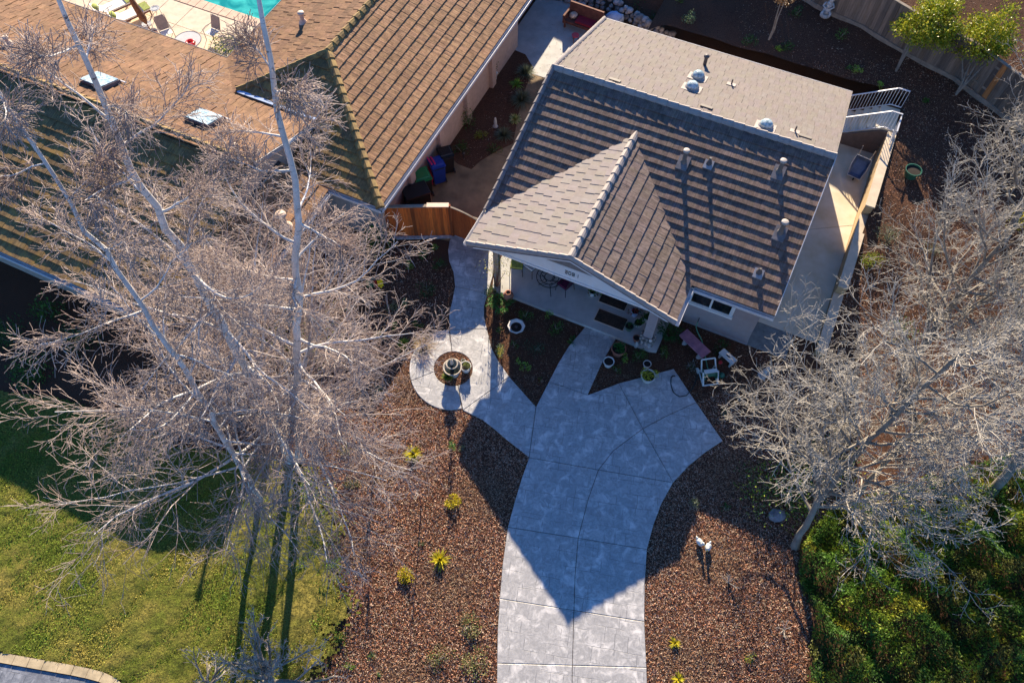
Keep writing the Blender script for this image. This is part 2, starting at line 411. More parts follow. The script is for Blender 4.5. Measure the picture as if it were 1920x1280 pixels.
# bark
def barkmat(name, c1, c2, marks, scale=3.0, thr=.6):
    m, N, L, b = new_mat(name); p = world_pos(N)
    mp = N.new('ShaderNodeMapping'); mp.inputs['Scale'].default_value = (1.5, 1.5, 6); L.new(p, mp.inputs[0])
    c = mix(N, L, ramp(N, L, noise(N, L, p, scale, 5), .35, .7), c2, c1)
    c = mix(N, L, ramp(N, L, noise(N, L, mp.outputs[0], 2.6, 4, .7), thr, thr + .06), c, marks)
    L.new(c, b.inputs['Base Color']); b.inputs['Roughness'].default_value = .8; bump(N, L, b, noise(N, L, mp.outputs[0], 4, 4), .4, .02); return m
barkmat('birch_bark', (.70, .67, .64), (.50, .47, .45), (.05, .045, .045), 3, .60)
barkmat('birch_twig', (.60, .53, .47), (.34, .27, .23), (.12, .07, .06), 1.2, .62)
barkmat('birch_fine', (.54, .44, .385), (.25, .17, .14), (.10, .05, .05), .8, .66)
barkmat('grey_bark', (.30, .26, .20), (.16, .135, .11), (.06, .05, .045), 3, .63)
barkmat('grey_twig', (.53, .485, .415), (.27, .24, .20), (.11, .09, .08), 1.2, .66)
leafmat('leaf'); leafmat('leaf_gloss', .35, .2); leafmat('grass_blade', .7, .3)
m, N, L, b = new_mat('chip'); a = N.new('ShaderNodeAttribute'); a.attribute_name = 'Col'; L.new(a.outputs['Color'], b.inputs['Base Color']); b.inputs['Roughness'].default_value = .9; b.inputs['Specular IOR Level'].default_value = .15
M = MATS
# ================================================================= the setting: ground and pavements
def px_poly(pts, z=None): return [W(u, v, z)[:2] for u, v in pts]
def arc(c, r, t0, t1, n):
    return [(c[0] + r[0] * math.cos(math.radians(t0 + (t1 - t0) * i / n)), c[1] + r[1] * math.sin(math.radians(t0 + (t1 - t0) * i / n))) for i in range(n + 1)]

g = MB(); R_ = 260
g.add([(-R_, -R_, 0), (R_, -R_, 0), (R_, R_, 0), (-R_, R_, 0)], [(0, 1, 2, 3)])
struct(g.build('ground', M['mulch_soil']))

# hillside behind and to the right of the house
aa = np.concatenate([[4.36], np.linspace(4.6, 22, 60), [40, 80]]); bb = np.concatenate([[-60, -20, 0, 8], np.linspace(10, 36, 100), [60, 120]])
AA, BB = np.meshgrid(aa, bb, indexing='ij'); ZZ = hill_z(AA, BB) + .004 + .05 * np.sin(AA * 2.1 + BB) * np.sin(BB * 1.7 - AA * .6) * smooth(BB, 17, 21)
X_, Y_ = AA * CA + BB * SA, -AA * SA + BB * CA
V = np.stack([X_, Y_, ZZ], -1).reshape(-1, 3); n1, n2 = AA.shape
I = np.arange(n1 * n2).reshape(n1, n2); Fq = np.stack([I[:-1, :-1], I[1:, :-1], I[1:, 1:], I[:-1, 1:]], -1).reshape(-1, 4)
struct(mesh_np('hillside', V, Fq, M['mulch_soil']))
aa = np.linspace(-7.0, 4.36, 60); bb = np.concatenate([np.linspace(29.62, 36, 34), [60, 120]])
AA, BB = np.meshgrid(aa, bb, indexing='ij'); ZZ = hill_z(AA, BB) + .004 + .05 * np.sin(AA * 2.1 + BB) * np.sin(BB * 1.7 - AA * .6)
ZZ = ZZ * smooth(AA, -8.2, -6.0)
X_, Y_ = AA * CA + BB * SA, -AA * SA + BB * CA
V = np.stack([X_, Y_, ZZ], -1).reshape(-1, 3); n1, n2 = AA.shape
I = np.arange(n1 * n2).reshape(n1, n2); Fq = np.stack([I[:-1, :-1], I[1:, :-1], I[1:, 1:], I[:-1, 1:]], -1).reshape(-1, 4)
struct(mesh_np('back_slope', V, Fq, M['mulch_soil']))
# the part of the rear slope behind the rock edging, left of the house corner
AA, BB = np.meshgrid(np.linspace(-13, -7.0, 30), np.linspace(30.2, 40, 30), indexing='ij')
ZZ = .004 + 1.1 * smooth(BB - .35 * np.maximum(0, -AA - 9), 31.0, 33.5)
X_, Y_ = AA * CA + BB * SA, -AA * SA + BB * CA
V = np.stack([X_, Y_, ZZ], -1).reshape(-1, 3); n1, n2 = AA.shape
I = np.arange(n1 * n2).reshape(n1, n2); Fq = np.stack([I[:-1, :-1], I[1:, :-1], I[1:, 1:], I[:-1, 1:]], -1).reshape(-1, 4)
struct(mesh_np('rear_bank', V, Fq, M['mulch_soil']))

# lawn with a gently uneven surface
LAWN = px_poly([(-500, 700), (0, 735), (120, 745), (230, 790), (330, 840), (470, 850), (560, 870), (600, 880), (615, 940), (630, 1010), (640, 1090), (638, 1160), (628, 1220), (600, 1262), (560, 1300), (500, 1420), (-500, 1420)])
KERB_OUT = [(-420, 1150), (-200, 1185), (0, 1222), (90, 1238), (160, 1250), (205, 1262), (232, 1277), (243, 1300), (246, 1420)]
xs = np.linspace(-23, -4.5, 260); ys = np.linspace(.2, 12, 170)
X_, Y_ = np.meshgrid(xs, ys, indexing='ij')
Z_ = .095 + .025 * np.sin(X_ * 1.3 + Y_ * .7) + .018 * np.sin(X_ * 3.1 - Y_ * 2.3) + rng.normal(0, .008, X_.shape) + .016 * np.sin(X_ * 11 + 2.5 * np.sin(Y_ * 4.1)) * np.sin(Y_ * 13 + 2 * np.sin(X_ * 5.3)) + .012 * np.sin(X_ * 6.3 - Y_ * 7.7 + 3 * np.sin(Y_ * 1.3))
n1, n2 = X_.shape; I = np.arange(n1 * n2).reshape(n1, n2); Fq = np.stack([I[:-1, :-1], I[1:, :-1], I[1:, 1:], I[:-1, 1:]], -1).reshape(-1, 4)
cx = X_[:-1, :-1] + (xs[1] - xs[0]) / 2; cy = Y_[:-1, :-1] + (ys[1] - ys[0]) / 2
# ragged edge towards the mulch
keep = (in_poly((cx + rng.normal(0, .22, cx.shape) + .25 * np.sin(cy * 2.3) + .15 * np.sin(cy * 5.1)), cy, LAWN) & ~in_poly(cx, cy, px_poly(KERB_OUT) + [np.array([-6.6, -7.]), np.array([-30, -7.])])).reshape(-1)
struct(mesh_np('lawn', np.stack([X_, Y_, Z_], -1).reshape(-1, 3), Fq[keep], M['lawn_turf'], smooth_=True))

def slab_set(root, polys, z0, z1, mat, gap=.007, name='slab'):
    for p in polys:
        q = inset(p, gap); qi = inset(q, .012); n = len(q)
        mb = MB(); vs = [(x, y, z0) for x, y in q] + [(x, y, z1 - .01) for x, y in q] + [(x, y, z1) for x, y in qi]
        fs = [tuple(range(n - 1, -1, -1)), tuple(range(2 * n, 3 * n))]
        for r in (0, 1): fs += [(r * n + i, r * n + (i + 1) % n, (r + 1) * n + (i + 1) % n, (r + 1) * n + i) for i in range(n)]
        mb.add(vs, fs); mb.build(name, mat, root)

# driveway, walkway, round patio: poured in panels
oc, orr, ic, ir = (845, 694), (77.5, 75.5), (850, 692), (36, 32)
DRIVE = [
 [(930, 1430), (931, 1330), (932, 1243), (1073, 1247), (1071, 1430)], [(1071, 1430), (1073, 1247), (1212, 1251), (1218, 1430)],
 [(932, 1243), (933, 1180), (937, 1122), (1076, 1144), (1073, 1247)], [(1073, 1247), (1076, 1144), (1208, 1165), (1210, 1210), (1212, 1251)],
 [(937, 1122), (942, 1060), (952, 988), (1084, 1009), (1078, 1080), (1076, 1144)], [(1076, 1144), (1078, 1080), (1084, 1009), (1213, 1030), (1209, 1090), (1208, 1165)],
 [(952, 988), (965, 940), (978, 897), (992, 858), (1122, 881), (1103, 935), (1084, 1009)], [(1084, 1009), (1103, 935), (1122, 881), (1262, 905), (1240, 945), (1225, 985), (1213, 1030)],
 [(992, 858), (1005, 763), (1029, 716), (1102, 741), (1160, 719), (1205, 804), (1150, 845), (1122, 881)],
 [(1160, 719), (1263, 692), (1305, 755), (1250, 780), (1205, 804)],
 [(1205, 804), (1250, 780), (1305, 755), (1355, 827), (1320, 850), (1290, 875), (1262, 905)],
 [(1122, 881), (1150, 845), (1205, 804), (1262, 905)],
 [(1029, 716), (1047, 681), (1066, 650), (1099, 611), (1158, 631), (1141, 659), (1126, 687), (1102, 741)],
 [(992, 858), (972, 842), (950, 825), (928, 806), (905, 788), (868, 770), (955, 707), (979, 734), (1005, 763)],
 arc(oc, orr, 268, 164, 14) + arc(ic, ir, 170, 266, 10),
 arc(oc, orr, 164, 74, 12) + arc(ic, ir, 76, 170, 10),
 [(868, 770), (911, 739), (955, 707), (935, 678), (922, 653), (913, 617), (843, 619)] + arc(ic, ir, 266, 436, 16),
 [(843, 619), (842, 590), (849, 560), (853, 538), (915, 551), (908, 575), (908, 594), (913, 617)],
 [(853, 538), (850, 510), (842, 490), (840, 470), (843, 452), (848, 443), (893, 457), (938, 470), (928, 505), (915, 551)]]
DRIVE_W = [px_poly(p) for p in DRIVE]
dv = bpy.data.objects.new('driveway', None); COL.objects.link(dv); struct(dv)
slab_set(dv, DRIVE_W, -.06, .045, M['stamped_concrete'], .008)
mb = MB()
for p in DRIVE_W:
    q = inset(p, .002); mb.add([(x, y, .012) for x, y in q], [tuple(range(len(q)))])
mb.build('joint_bed', M['joint'], dv)

# the neighbour's drive, bottom left, with a kerb of pale stones
kw = px_poly(KERB_OUT); nd = bpy.data.objects.new('neighbour_drive', None); COL.objects.link(nd); struct(nd)
inner = inset(kw + [np.array([-16, -6.]), np.array([-30, -6.])], .30)
pts = [np.array(p) for p in kw]
def resample(pts, step):
    pts = [np.array(p, float) for p in pts]; d = [0]
    for i in range(1, len(pts)): d.append(d[-1] + np.linalg.norm(pts[i] - pts[i - 1]))
    n = max(2, int(d[-1] / step)); out = []
    for t in np.linspace(0, d[-1], n + 1):
        out.append(np.array([np.interp(t, d, [p[k] for p in pts]) for k in range(len(pts[0]))]))
    return out
ks = resample(pts, .44)
def side(i, P): 
    e = P[min(i + 1, len(P) - 1)] - P[max(i - 1, 0)]; e = e / np.linalg.norm(e); return np.array([e[1], -e[0]])
for i in range(len(ks) - 1):
    n0, n1_ = side(i, ks), side(i + 1, ks); a_, b_ = ks[i], ks[i + 1]
    q = inset([a_, b_, b_ + n1_ * .27, a_ + n0 * .27], .006); MB().prism(q, -.05, .10 + rnd.uniform(-.004, .004)).build('kerb_stone', M['kerb_stone'], nd)
innr = [k + side(i, ks) * .285 for i, k in enumerate(ks)]
mb = MB(); mb.prism([tuple(p) for p in innr] + [(-6.6, -7), (-30, -7), (-30, 3)], -.05, .06); mb.build('paving', M['neighbour_concrete'], nd)

# passage between the houses
pv = bpy.data.objects.new('side_patio', None); COL.objects.link(pv); struct(pv)
slab_set(pv, [[ab2w(-12.3, 15.2)[:2], ab2w(-8.1, 15.9)[:2], ab2w(-8.1, 20.5)[:2], ab2w(-12.3, 20.5)[:2]],
              [ab2w(-12.3, 20.5)[:2], ab2w(-8.1, 20.5)[:2], ab2w(-8.1, 25.5)[:2], ab2w(-12.3, 25.5)[:2]]], -.05, .018, M['patio_concrete'], .006)
slab_set(pv, [[ab2w(-12.85, 25.5)[:2], ab2w(-8.1, 25.5)[:2], ab2w(-8.0, 30.3)[:2], ab2w(-12.85, 31.0)[:2]]], -.05, .018, M['smooth_concrete'], .006)
mb = MB(); q = px_poly([(948, 88), (985, 103), (1000, 128), (986, 165), (972, 215), (962, 270), (930, 285), (900, 303), (884, 318), (858, 308), (838, 288), (815, 262), (870, 190)])
mb.prism(q, .0, .028); struct(mb.build('side_bed', M['mulch_soil']))
BED_SIDE = q
# path in the light well on the right of the house
sp = bpy.data.objects.new('side_path', None); COL.objects.link(sp); struct(sp)
slab_set(sp, [[ab2w(1.8, 17.1)[:2], ab2w(4.1, 17.1)[:2], ab2w(4.1, 23.0)[:2], ab2w(1.8, 21.6)[:2]], [ab2w(1.8, 21.6)[:2], ab2w(4.1, 23.0)[:2], ab2w(4.1, 27.15)[:2], ab2w(1.8, 27.15)[:2]]], -.05, .02, M['side_concrete'], .006)
slab_set(sp, [[ab2w(1.80, 15.98)[:2], ab2w(3.25, 15.98)[:2], ab2w(3.25, 17.1)[:2], ab2w(1.80, 17.1)[:2]]], -.05, .02, M['pad_concrete'], .006)
# street beyond the rear fence
mb = MB(); mb.add([tuple(ab2w(8.5, 33.5, 1.98)), tuple(ab2w(40, 10, 1.98)), tuple(ab2w(90, 30, 1.98)), tuple(ab2w(30, 80, 1.98))], [(0, 1, 2, 3)])
struct(mb.build('street', M['asphalt']))
# pool terrace
pt = bpy.data.objects.new('pool_terrace', None); COL.objects.link(pt); struct(pt)
px0, pb0 = -36.0, 23.55
deck = []
for i in range(12):
    for j in range(3):
        a0, b0 = -36 + i * 1.42, 18.6 + j * 1.42
        deck.append([ab2w(a0, b0)[:2], ab2w(a0 + 1.42, b0)[:2], ab2w(a0 + 1.42, b0 + 1.42)[:2], ab2w(a0, b0 + 1.42)[:2]])
slab_set(pt, deck, -.05, .03, M['deck_stone'], .005, 'paver')
cop = []
for i in range(38):
    a0 = -36 + i * .45; cop.append([ab2w(a0, 22.87)[:2], ab2w(a0 + .45, 22.87)[:2], ab2w(a0 + .45, 23.45)[:2], ab2w(a0, 23.45)[:2]])
slab_set(pt, cop, -.3, .05, M['coping'], .004, 'coping_stone')
mb = MB(); mb.add([tuple(ab2w(a, b, .012)) for a, b in ((-36, 23.3), (-18.9, 23.3), (-18.9, 30), (-36, 30))], [(0, 1, 2, 3)])
struct(mb.build('pool_water', M['pool_water']))

# ================================================================= roofs
OFF = {}
def house_root(name, label, cat, a0, b0):
    o = thing(name, label, cat, ab2w(a0, b0), -PH); OFF[o.name] = (a0, b0); return o
def hbuild(mb, name, mat, parent, root=None, **kw):
    a0, b0 = OFF[(root or parent).name]
    mb.v = [(x - a0, y - b0, z) for x, y, z in mb.v]; return mb.build(name, mat, parent, **kw)
def world_of(a, b, z): return np.array([a * CA + b * SA, -a * SA + b * CA, z])

def tile_slope(out, O, es, er, pitch, clip, expo, panel, tabs, hb, mat, key, hidden=None, jit=.004, tint=.12, stag=.37, sgap=.002, tw=(.7, 1.3), alt=0.0):
    """courses of shake panels on one roof plane; clip = convex polygon in (s, r) with r the level run from the eave"""
    O = np.array(O, float); es3 = np.array([es[0], es[1], 0.]); er3 = np.array([er[0], er[1], pitch]); nl = math.hypot(1, pitch)
    nn = np.array([-er[0] * pitch, -er[1] * pitch, 1.0]) / nl; eh = expo / nl
    ar = sum(clip[i][0] * clip[(i + 1) % len(clip)][1] - clip[(i + 1) % len(clip)][0] * clip[i][1] for i in range(len(clip)))
    if ar < 0: clip = clip[::-1]
    smin, smax = min(p[0] for p in clip), max(p[0] for p in clip); rmax = max(p[1] for p in clip); rr = random.Random(key)
    j = 0
    while j * eh < rmax - .02:
        r0, r1 = j * eh, min((j + 1) * eh, rmax); s = smin - (j * stag * panel) % panel - .001
        while s < smax:
            V, Fc, UVs, Cs = [], [], [], []; t = s
            ptint = 1 + rr.uniform(-tint, tint)
            tk = j + int(s / tabs)
            while t < s + panel - .04:
                tk += 1; w = tabs * rr.uniform(*tw)
                if s + panel - (t + w) < tabs * .6: w = s + panel - t
                pl = clip_poly([(t + sgap, r0), (t + w - sgap, r0), (t + w - sgap, r1), (t + sgap, r1)], clip)
                if len(pl) >= 3:
                    lift = rr.choice((0, 0, 1, 2)) * jit + rr.uniform(0, jit) + alt * (tk % 2); ct = ptint * (1 + rr.uniform(-tint, tint) * .8); ct2 = (ct, ct * (1 + rr.uniform(-.03, .03)), ct * (1 + rr.uniform(-.05, .05)))
                    o = len(V); n = len(pl)
                    for (ss, r) in pl:
                        h = hb * (1 - (r - r0) / eh) + lift + .004; V.append(O + es3 * ss + er3 * r + nn * h); UVs.append((ss, r * nl)); Cs.append(ct2)
                    for (ss, r) in pl: V.append(O + es3 * ss + er3 * r + nn * (-.012)); UVs.append((ss, r * nl)); Cs.append(ct2)
                    top = list(range(o, o + n)); e1 = V[o + 1] - V[o]; e2 = V[o + 2] - V[o + 1]
                    if np.cross(e1, e2)[2] < 0: top = top[::-1]
                    Fc.append(tuple(top))
                    for i in range(n): Fc.append((o + i, o + n + i, o + n + (i + 1) % n, o + (i + 1) % n))
                t += w
            if V:
                Vn = np.array(V); ok = True
                if hidden is not None and all(hidden(*p) for p in Vn): ok = False
                wp = project(np.stack([Vn[:, 0] * CA + Vn[:, 1] * SA, -Vn[:, 0] * SA + Vn[:, 1] * CA, Vn[:, 2]], 1))
                x0, y0 = wp.min(0); x1, y1 = wp.max(0)
                if x1 < -260 or x0 > 2180 or y1 < -260 or y0 > 1500: ok = False
                vis = max(0, min(x1, 1920) - max(x0, 0)) * max(0, min(y1, 1280) - max(y0, 0))
                if ok: out.append((vis, V, Fc, UVs, Cs, mat))
            s += panel
        j += 1
def tiles_build(root, groups, limit=290):
    """groups: list of (part object, tiles); the largest in view are single parts, what is left over is one part per roof plane"""
    allt = [(t[0], gi, ti) for gi, (p, ts) in enumerate(groups) for ti, t in enumerate(ts)]
    allt.sort(key=lambda q: -q[0]); single = set((g_, t_) for _, g_, t_ in allt[:limit]); a0, b0 = OFF[root.name]
    for gi, (part, ts) in enumerate(groups):
        rest = MB(); ruv = []
        for ti, (vis, V, Fc, UVs, Cs, mat) in enumerate(ts):
            if (gi, ti) in single:
                mb = MB(); mb.v = [(p[0], p[1], p[2]) for p in V]; mb.f = Fc; mb.c = Cs
                hbuild(mb, 'roof_tile', mat, part, root, uv=UVs)
            else:
                o = len(rest.v); rest.v += [(p[0], p[1], p[2]) for p in V]; rest.f += [tuple(i + o for i in f) for f in Fc]; rest.c += Cs; ruv += UVs
        if rest.v: stuff(hbuild(rest, 'roof_tiles_far', ts[0][5], part, root, uv=ruv))
def caps(root, parent, p0, p1, mat, step=.38, hw=.13, rise=.055, thick=.03, name='ridge_cap', slopes=(.35, .35), off=.055):
    """overlapping angled caps laid along a ridge, hip or rake from p0 (low / near end) to p1, in house coordinates"""
    p0, p1 = np.array(p0, float), np.array(p1, float); Ld = np.linalg.norm(p1 - p0); n = max(1, int(Ld / step)); d = (p1 - p0) / Ld
    sd_ = np.cross(d, [0, 0, 1]); sd_ /= np.linalg.norm(sd_); up = np.cross(sd_, d)
    for i in range(n):
        a_, b_ = p0 + d * Ld * i / n, p0 + d * (Ld * (i + 1) / n + .05)
        mb = MB(); vs = []
        for q, k, lift in ((a_, 1.12, .022), (b_, .92, -.012)):
            for t in (-1, -.55, 0, .55, 1):
                s_ = slopes[0] if t < 0 else slopes[1]
                vs.append(q + sd_ * (t * hw * k) + up * (off + lift + rise * (1 - t * t) - abs(t) * hw * s_))
        for q, k in ((a_, 1.12), (b_, .92)):
            for t in (-1, 1): vs.append(q + sd_ * (t * hw * k) + up * (-.05))
        fs = [(i_, i_ + 1, i_ + 6, i_ + 5) for i_ in range(4)] + [(0, 5, 12, 10), (4, 11, 13, 9), (10, 11, 4, 3, 2, 1, 0), (12, 5, 6, 7, 8, 9, 13)]
        mb.add(vs, fs); hbuild(mb, name, mat, parent, root)
# ================================================================= the main house
EZ, EB, RB, BB_, AL, AR, PM = 2.6, 15.7, 21.5, 27.1, -8.35, 2.15, .314
RZ = EZ + PM * (RB - EB); PMR = (RZ - EZ) / (BB_ - RB)
PA, PHW, PF, PP = -4.5, 3.8, 14.1, .355
PZ = EZ + PP * PHW
def main_z(a, b): return EZ + min(PM * (b - EB), PMR * (BB_ - b))
def porch_z(a, b): return PZ - PP * abs(a - PA)
house = house_root('house', 'grey stucco house with a brown and tan tiled roof beside the stamped driveway', 'house', -3.1, 20.0)
wl_ = MB()
def boxab(mb, a0, a1, b0, b1, z0, z1, col=None): return mb.box(((a0 + a1) / 2, (b0 + b1) / 2, (z0 + z1) / 2), (abs(a1 - a0), abs(b1 - b0), abs(z1 - z0)), 0, col)
wl_.prism([(-8.0, 17.2), (-0.9, 17.2), (-0.9, 16.0), (1.8, 16.0), (1.8, 26.8), (-8.0, 26.8)], -.1, 2.5)
for a0, a1 in ((-8.0, -7.8), (1.6, 1.8)):
    mb_v = [(a0, 16.3, 2.5), (a0, 26.5, 2.5), (a0, RB, RZ - .2), (a1, 16.3, 2.5), (a1, 26.5, 2.5), (a1, RB, RZ - .2)]
    wl_.add(mb_v, [(0, 1, 2), (5, 4, 3), (0, 3, 4, 1), (1, 4, 5, 2), (2, 5, 3, 0)])
hbuild(wl_, 'wall', M['stucco_mauve'], house)
hbuild(boxab(MB(), -8.02, 1.82, 15.98, 26.82, -.1, .10) if False else MB().prism([(-8.03, 17.17), (-0.93, 17.17), (-0.93, 15.97), (1.83, 15.97), (1.83, 26.83), (-8.03, 26.83)], -.1, .09), 'plinth', M['stucco_grey'], house)
# decks under the tiles
def deck_plane(pts, name, par, root=house):
    mb = MB(); n = len(pts); up = [(p[0], p[1], p[2] - .02) for p in pts]; dn = [(p[0], p[1], p[2] - .10) for p in pts]
    mb.add(up + dn, [tuple(range(n)), tuple(range(2 * n - 1, n - 1, -1))] + [(i, i + n, (i + 1) % n + n, (i + 1) % n) for i in range(n)])
    return hbuild(mb, name, M['roof_under'], par, root)
rf_front = deck_plane([(AL, EB, EZ), (AR, EB, EZ), (AR, RB, RZ), (AL, RB, RZ)], 'front_roof', house)
rf_rear = deck_plane([(AL, RB, RZ), (AR, RB, RZ), (AR, BB_, EZ), (AL, BB_, EZ)], 'rear_roof', house)
PBK = EB + (PZ - EZ) / PM
rf_pl = deck_plane([(PA - PHW, PF, EZ), (PA, PF, PZ), (PA, PBK, PZ), (PA - PHW, EB, EZ)], 'porch_roof', house)
rf_pr = deck_plane([(PA, PF, PZ), (PA + PHW, PF, EZ), (PA + PHW, EB, EZ), (PA, PBK, PZ)], 'porch_roof', house)
rf_front['label'] = 'brown shake tiles on the front slope'; rf_rear['label'] = 'pale tan shingles on the rear slope'
rf_pl['label'] = 'pale left slope of the porch gable'; rf_pr['label'] = 'brown right slope of the porch gable'
hid_m = lambda a, b, z: (PA - PHW < a < PA + PHW) and z < porch_z(a, b) - .06 and b > PF
hid_p = lambda a, b, z: b > EB and z < main_z(a, b) - .06
t1, t2, t3, t4 = [], [], [], []
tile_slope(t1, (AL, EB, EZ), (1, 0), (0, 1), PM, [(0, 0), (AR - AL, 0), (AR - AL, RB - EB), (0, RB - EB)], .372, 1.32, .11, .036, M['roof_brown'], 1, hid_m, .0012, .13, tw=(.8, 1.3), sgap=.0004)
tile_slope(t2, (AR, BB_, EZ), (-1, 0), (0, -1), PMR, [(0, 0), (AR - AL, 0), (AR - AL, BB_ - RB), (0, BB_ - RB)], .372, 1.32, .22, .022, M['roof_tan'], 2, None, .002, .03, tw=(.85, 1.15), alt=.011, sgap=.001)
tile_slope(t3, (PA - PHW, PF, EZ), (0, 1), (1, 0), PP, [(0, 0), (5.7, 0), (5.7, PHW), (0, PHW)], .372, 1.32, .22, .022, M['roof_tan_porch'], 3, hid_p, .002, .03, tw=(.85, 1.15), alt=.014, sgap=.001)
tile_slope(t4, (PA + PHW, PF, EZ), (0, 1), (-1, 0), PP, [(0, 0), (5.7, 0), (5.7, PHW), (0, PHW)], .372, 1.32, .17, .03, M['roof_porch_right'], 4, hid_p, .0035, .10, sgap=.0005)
tiles_build(house, [(rf_front, t1), (rf_rear, t2), (rf_pl, t3), (rf_pr, t4)], 295)
# ridge and rake caps
caps(house, rf_rear, (AR, RB, RZ), (AL, RB, RZ), M['cap_tan'], .40, .14)
caps(house, rf_pl, (PA, PF, PZ), (PA, PBK + .1, PZ), M['cap_tan'], .40, .115, .045)
caps(house, rf_front, (AL, EB, EZ), (AL, RB, RZ), M['cap_grey'], .40, .10, .05, name='rake_tile', slopes=(.9, .1))
caps(house, rf_rear, (AL, BB_, EZ), (AL, RB, RZ), M['cap_tan'], .30, .10, .05, name='rake_tile', slopes=(.1, .9))
caps(house, rf_pr, (PA + PHW, PF, EZ), (PA, PF, PZ), M['cap_tan'], .37, .07, .03, name='rake_tile', slopes=(.5, .2))
caps(house, rf_pl, (PA - PHW, PF, EZ), (PA, PF, PZ), M['cap_tan'], .37, .07, .03, name='rake_tile', slopes=(.2, .5))
# gutters, fascias, white drip edge on the right rake
gt = MB()
def gutter(mb, p0, p1, w=.13, h=.12):
    mb.bar(p0, p1, w, .015); d = np.array(p1, float) - np.array(p0, float); d /= np.linalg.norm(d); s_ = np.array([d[1], -d[0], 0])
    for k in (-1, 1):
        q = s_ * (k * (w / 2 - .007)); mb.bar(np.array(p0) + q + [0, 0, h / 2], np.array(p1) + q + [0, 0, h / 2], .014, h)
    return mb
hbuild(gutter(MB(), (PA + PHW + .14, EB - .07, 2.45), (AR + .02, EB - .07, 2.45)), 'gutter', M['gutter_white'], house)
hbuild(gutter(MB(), (PA + PHW + .07, PF - .02, 2.45), (PA + PHW + .07, EB - .01, 2.45)), 'gutter', M['gutter_white'], house)
hbuild(gutter(MB(), (PA - PHW - .07, PF - .02, 2.45), (PA - PHW - .07, EB + .1, 2.45)), 'gutter', M['gutter_white'], house)
hbuild(gutter(MB(), (AL, BB_ + .07, 2.45), (AR, BB_ + .07, 2.45)), 'gutter', M['gutter_white'], house)
hbuild(MB().bar((AR + .015, EB - .02, EZ + .05), (AR + .015, RB, RZ + .05), .022, .05), 'rake_trim', M['gutter_white'], house)
hbuild(MB().bar((AR - .01, EB, EZ - .14), (AR - .01, RB, RZ - .14), .03, .16), 'fascia', M['fascia_dark'], house)
hbuild(MB().bar((AR - .01, BB_, EZ - .10), (AR - .01, RB, RZ - .10), .03, .16), 'fascia', M['white_paint'], house)
hbuild(MB().bar((AL + .01, BB_, EZ - .12), (AL + .01, RB, RZ - .12), .03, .16), 'fascia', M['fascia_dark'], house)
hbuild(MB().bar((AL + .01, EB, EZ - .12), (AL + .01, RB, RZ - .12), .03, .16), 'fascia', M['fascia_dark'], house)
for sgn in (-1, 1):
    e = (PA + sgn * PHW, PF - .005, EZ)
    hbuild(MB().bar((e[0], PF - .01, EZ - .10), (PA, PF - .01, PZ - .10), .03, .14), 'rake_fascia', M['fascia_dark'], house)
    hbuild(MB().bar((e[0] - sgn * .25, PF - .012, EZ - .20 + .09), (PA, PF - .012, PZ - .20), .035, .05), 'rake_moulding', M['white_paint'], house)
# porch gable panel, beam, number
gp = MB(); yb = 14.3
gp.add([(PA - 3.55, yb, 2.42), (PA + 3.55, yb, 2.42), (PA + 3.55, yb, 2.55), (PA, yb, PZ - .12), (PA - 3.55, yb, 2.55)] + [(PA - 3.55, yb + .12, 2.42), (PA + 3.55, yb + .12, 2.42), (PA + 3.55, yb + .12, 2.55), (PA, yb + .12, PZ - .12), (PA - 3.55, yb + .12, 2.55)],
       [(0, 1, 2, 3, 4), (9, 8, 7, 6, 5), (0, 5, 6, 1), (1, 6, 7, 2), (2, 7, 8, 3), (3, 8, 9, 4), (4, 9, 5, 0)])
gpo = hbuild(gp, 'gable_panel', M['white_paint'], house)
tr = MB(); tr.add([(PA - 1.35, yb - .006, 3.10), (PA + 1.35, yb - .006, 3.10), (PA, yb - .006, 3.60), (PA - 1.35, yb + .01, 3.10), (PA + 1.35, yb + .01, 3.10), (PA, yb + .01, 3.60)], [(0, 1, 2), (5, 4, 3), (0, 3, 4, 1), (1, 4, 5, 2), (2, 5, 3, 0)])
hbuild(tr, 'gable_shingles', M['shingle_taupe'], gpo, house)
hbuild(MB().bar((PA - 3.6, yb - .02, 2.46), (PA + 3.6, yb - .02, 2.46), .04, .10), 'beam_trim', M['white_paint'], gpo, house)
hbuild(MB().bar((PA - 3.0, yb - .012, 3.055), (PA + 3.0, yb - .012, 3.055), .02, .03) if False else MB().bar((PA - 1.42, yb - .012, 3.085), (PA + 1.42, yb - .012, 3.085), .02, .03), 'gable_trim', M['white_paint'], gpo, house)
SEG = {'a': ((0, 1), (.55, 1)), 'b': ((.55, 1), (.55, .5)), 'c': ((.55, .5), (.55, 0)), 'd': ((0, 0), (.55, 0)), 'e': ((0, .5), (0, 0)), 'f': ((0, 1), (0, .5)), 'g': ((0, .5), (.55, .5))}
DIG = {'3': 'abgcd', '0': 'abcdef', '8': 'abcdefg', '1': 'bc', '4': 'fgbc'}
for i, ch in enumerate('3081'):
    mb = MB(); x0, z0, sc = -4.70 + i * .13, 2.73, .16
    for s_ in DIG[ch]:
        (xa, za), (xb, zb) = SEG[s_]; mb.bar((x0 + xa * sc * .9, yb - .014, z0 + za * sc), (x0 + xb * sc * .9, yb - .014, z0 + zb * sc), .012, .02, up=(0, 1, 0))
    hbuild(mb, 'house_number', M['number_black'], gpo, house)
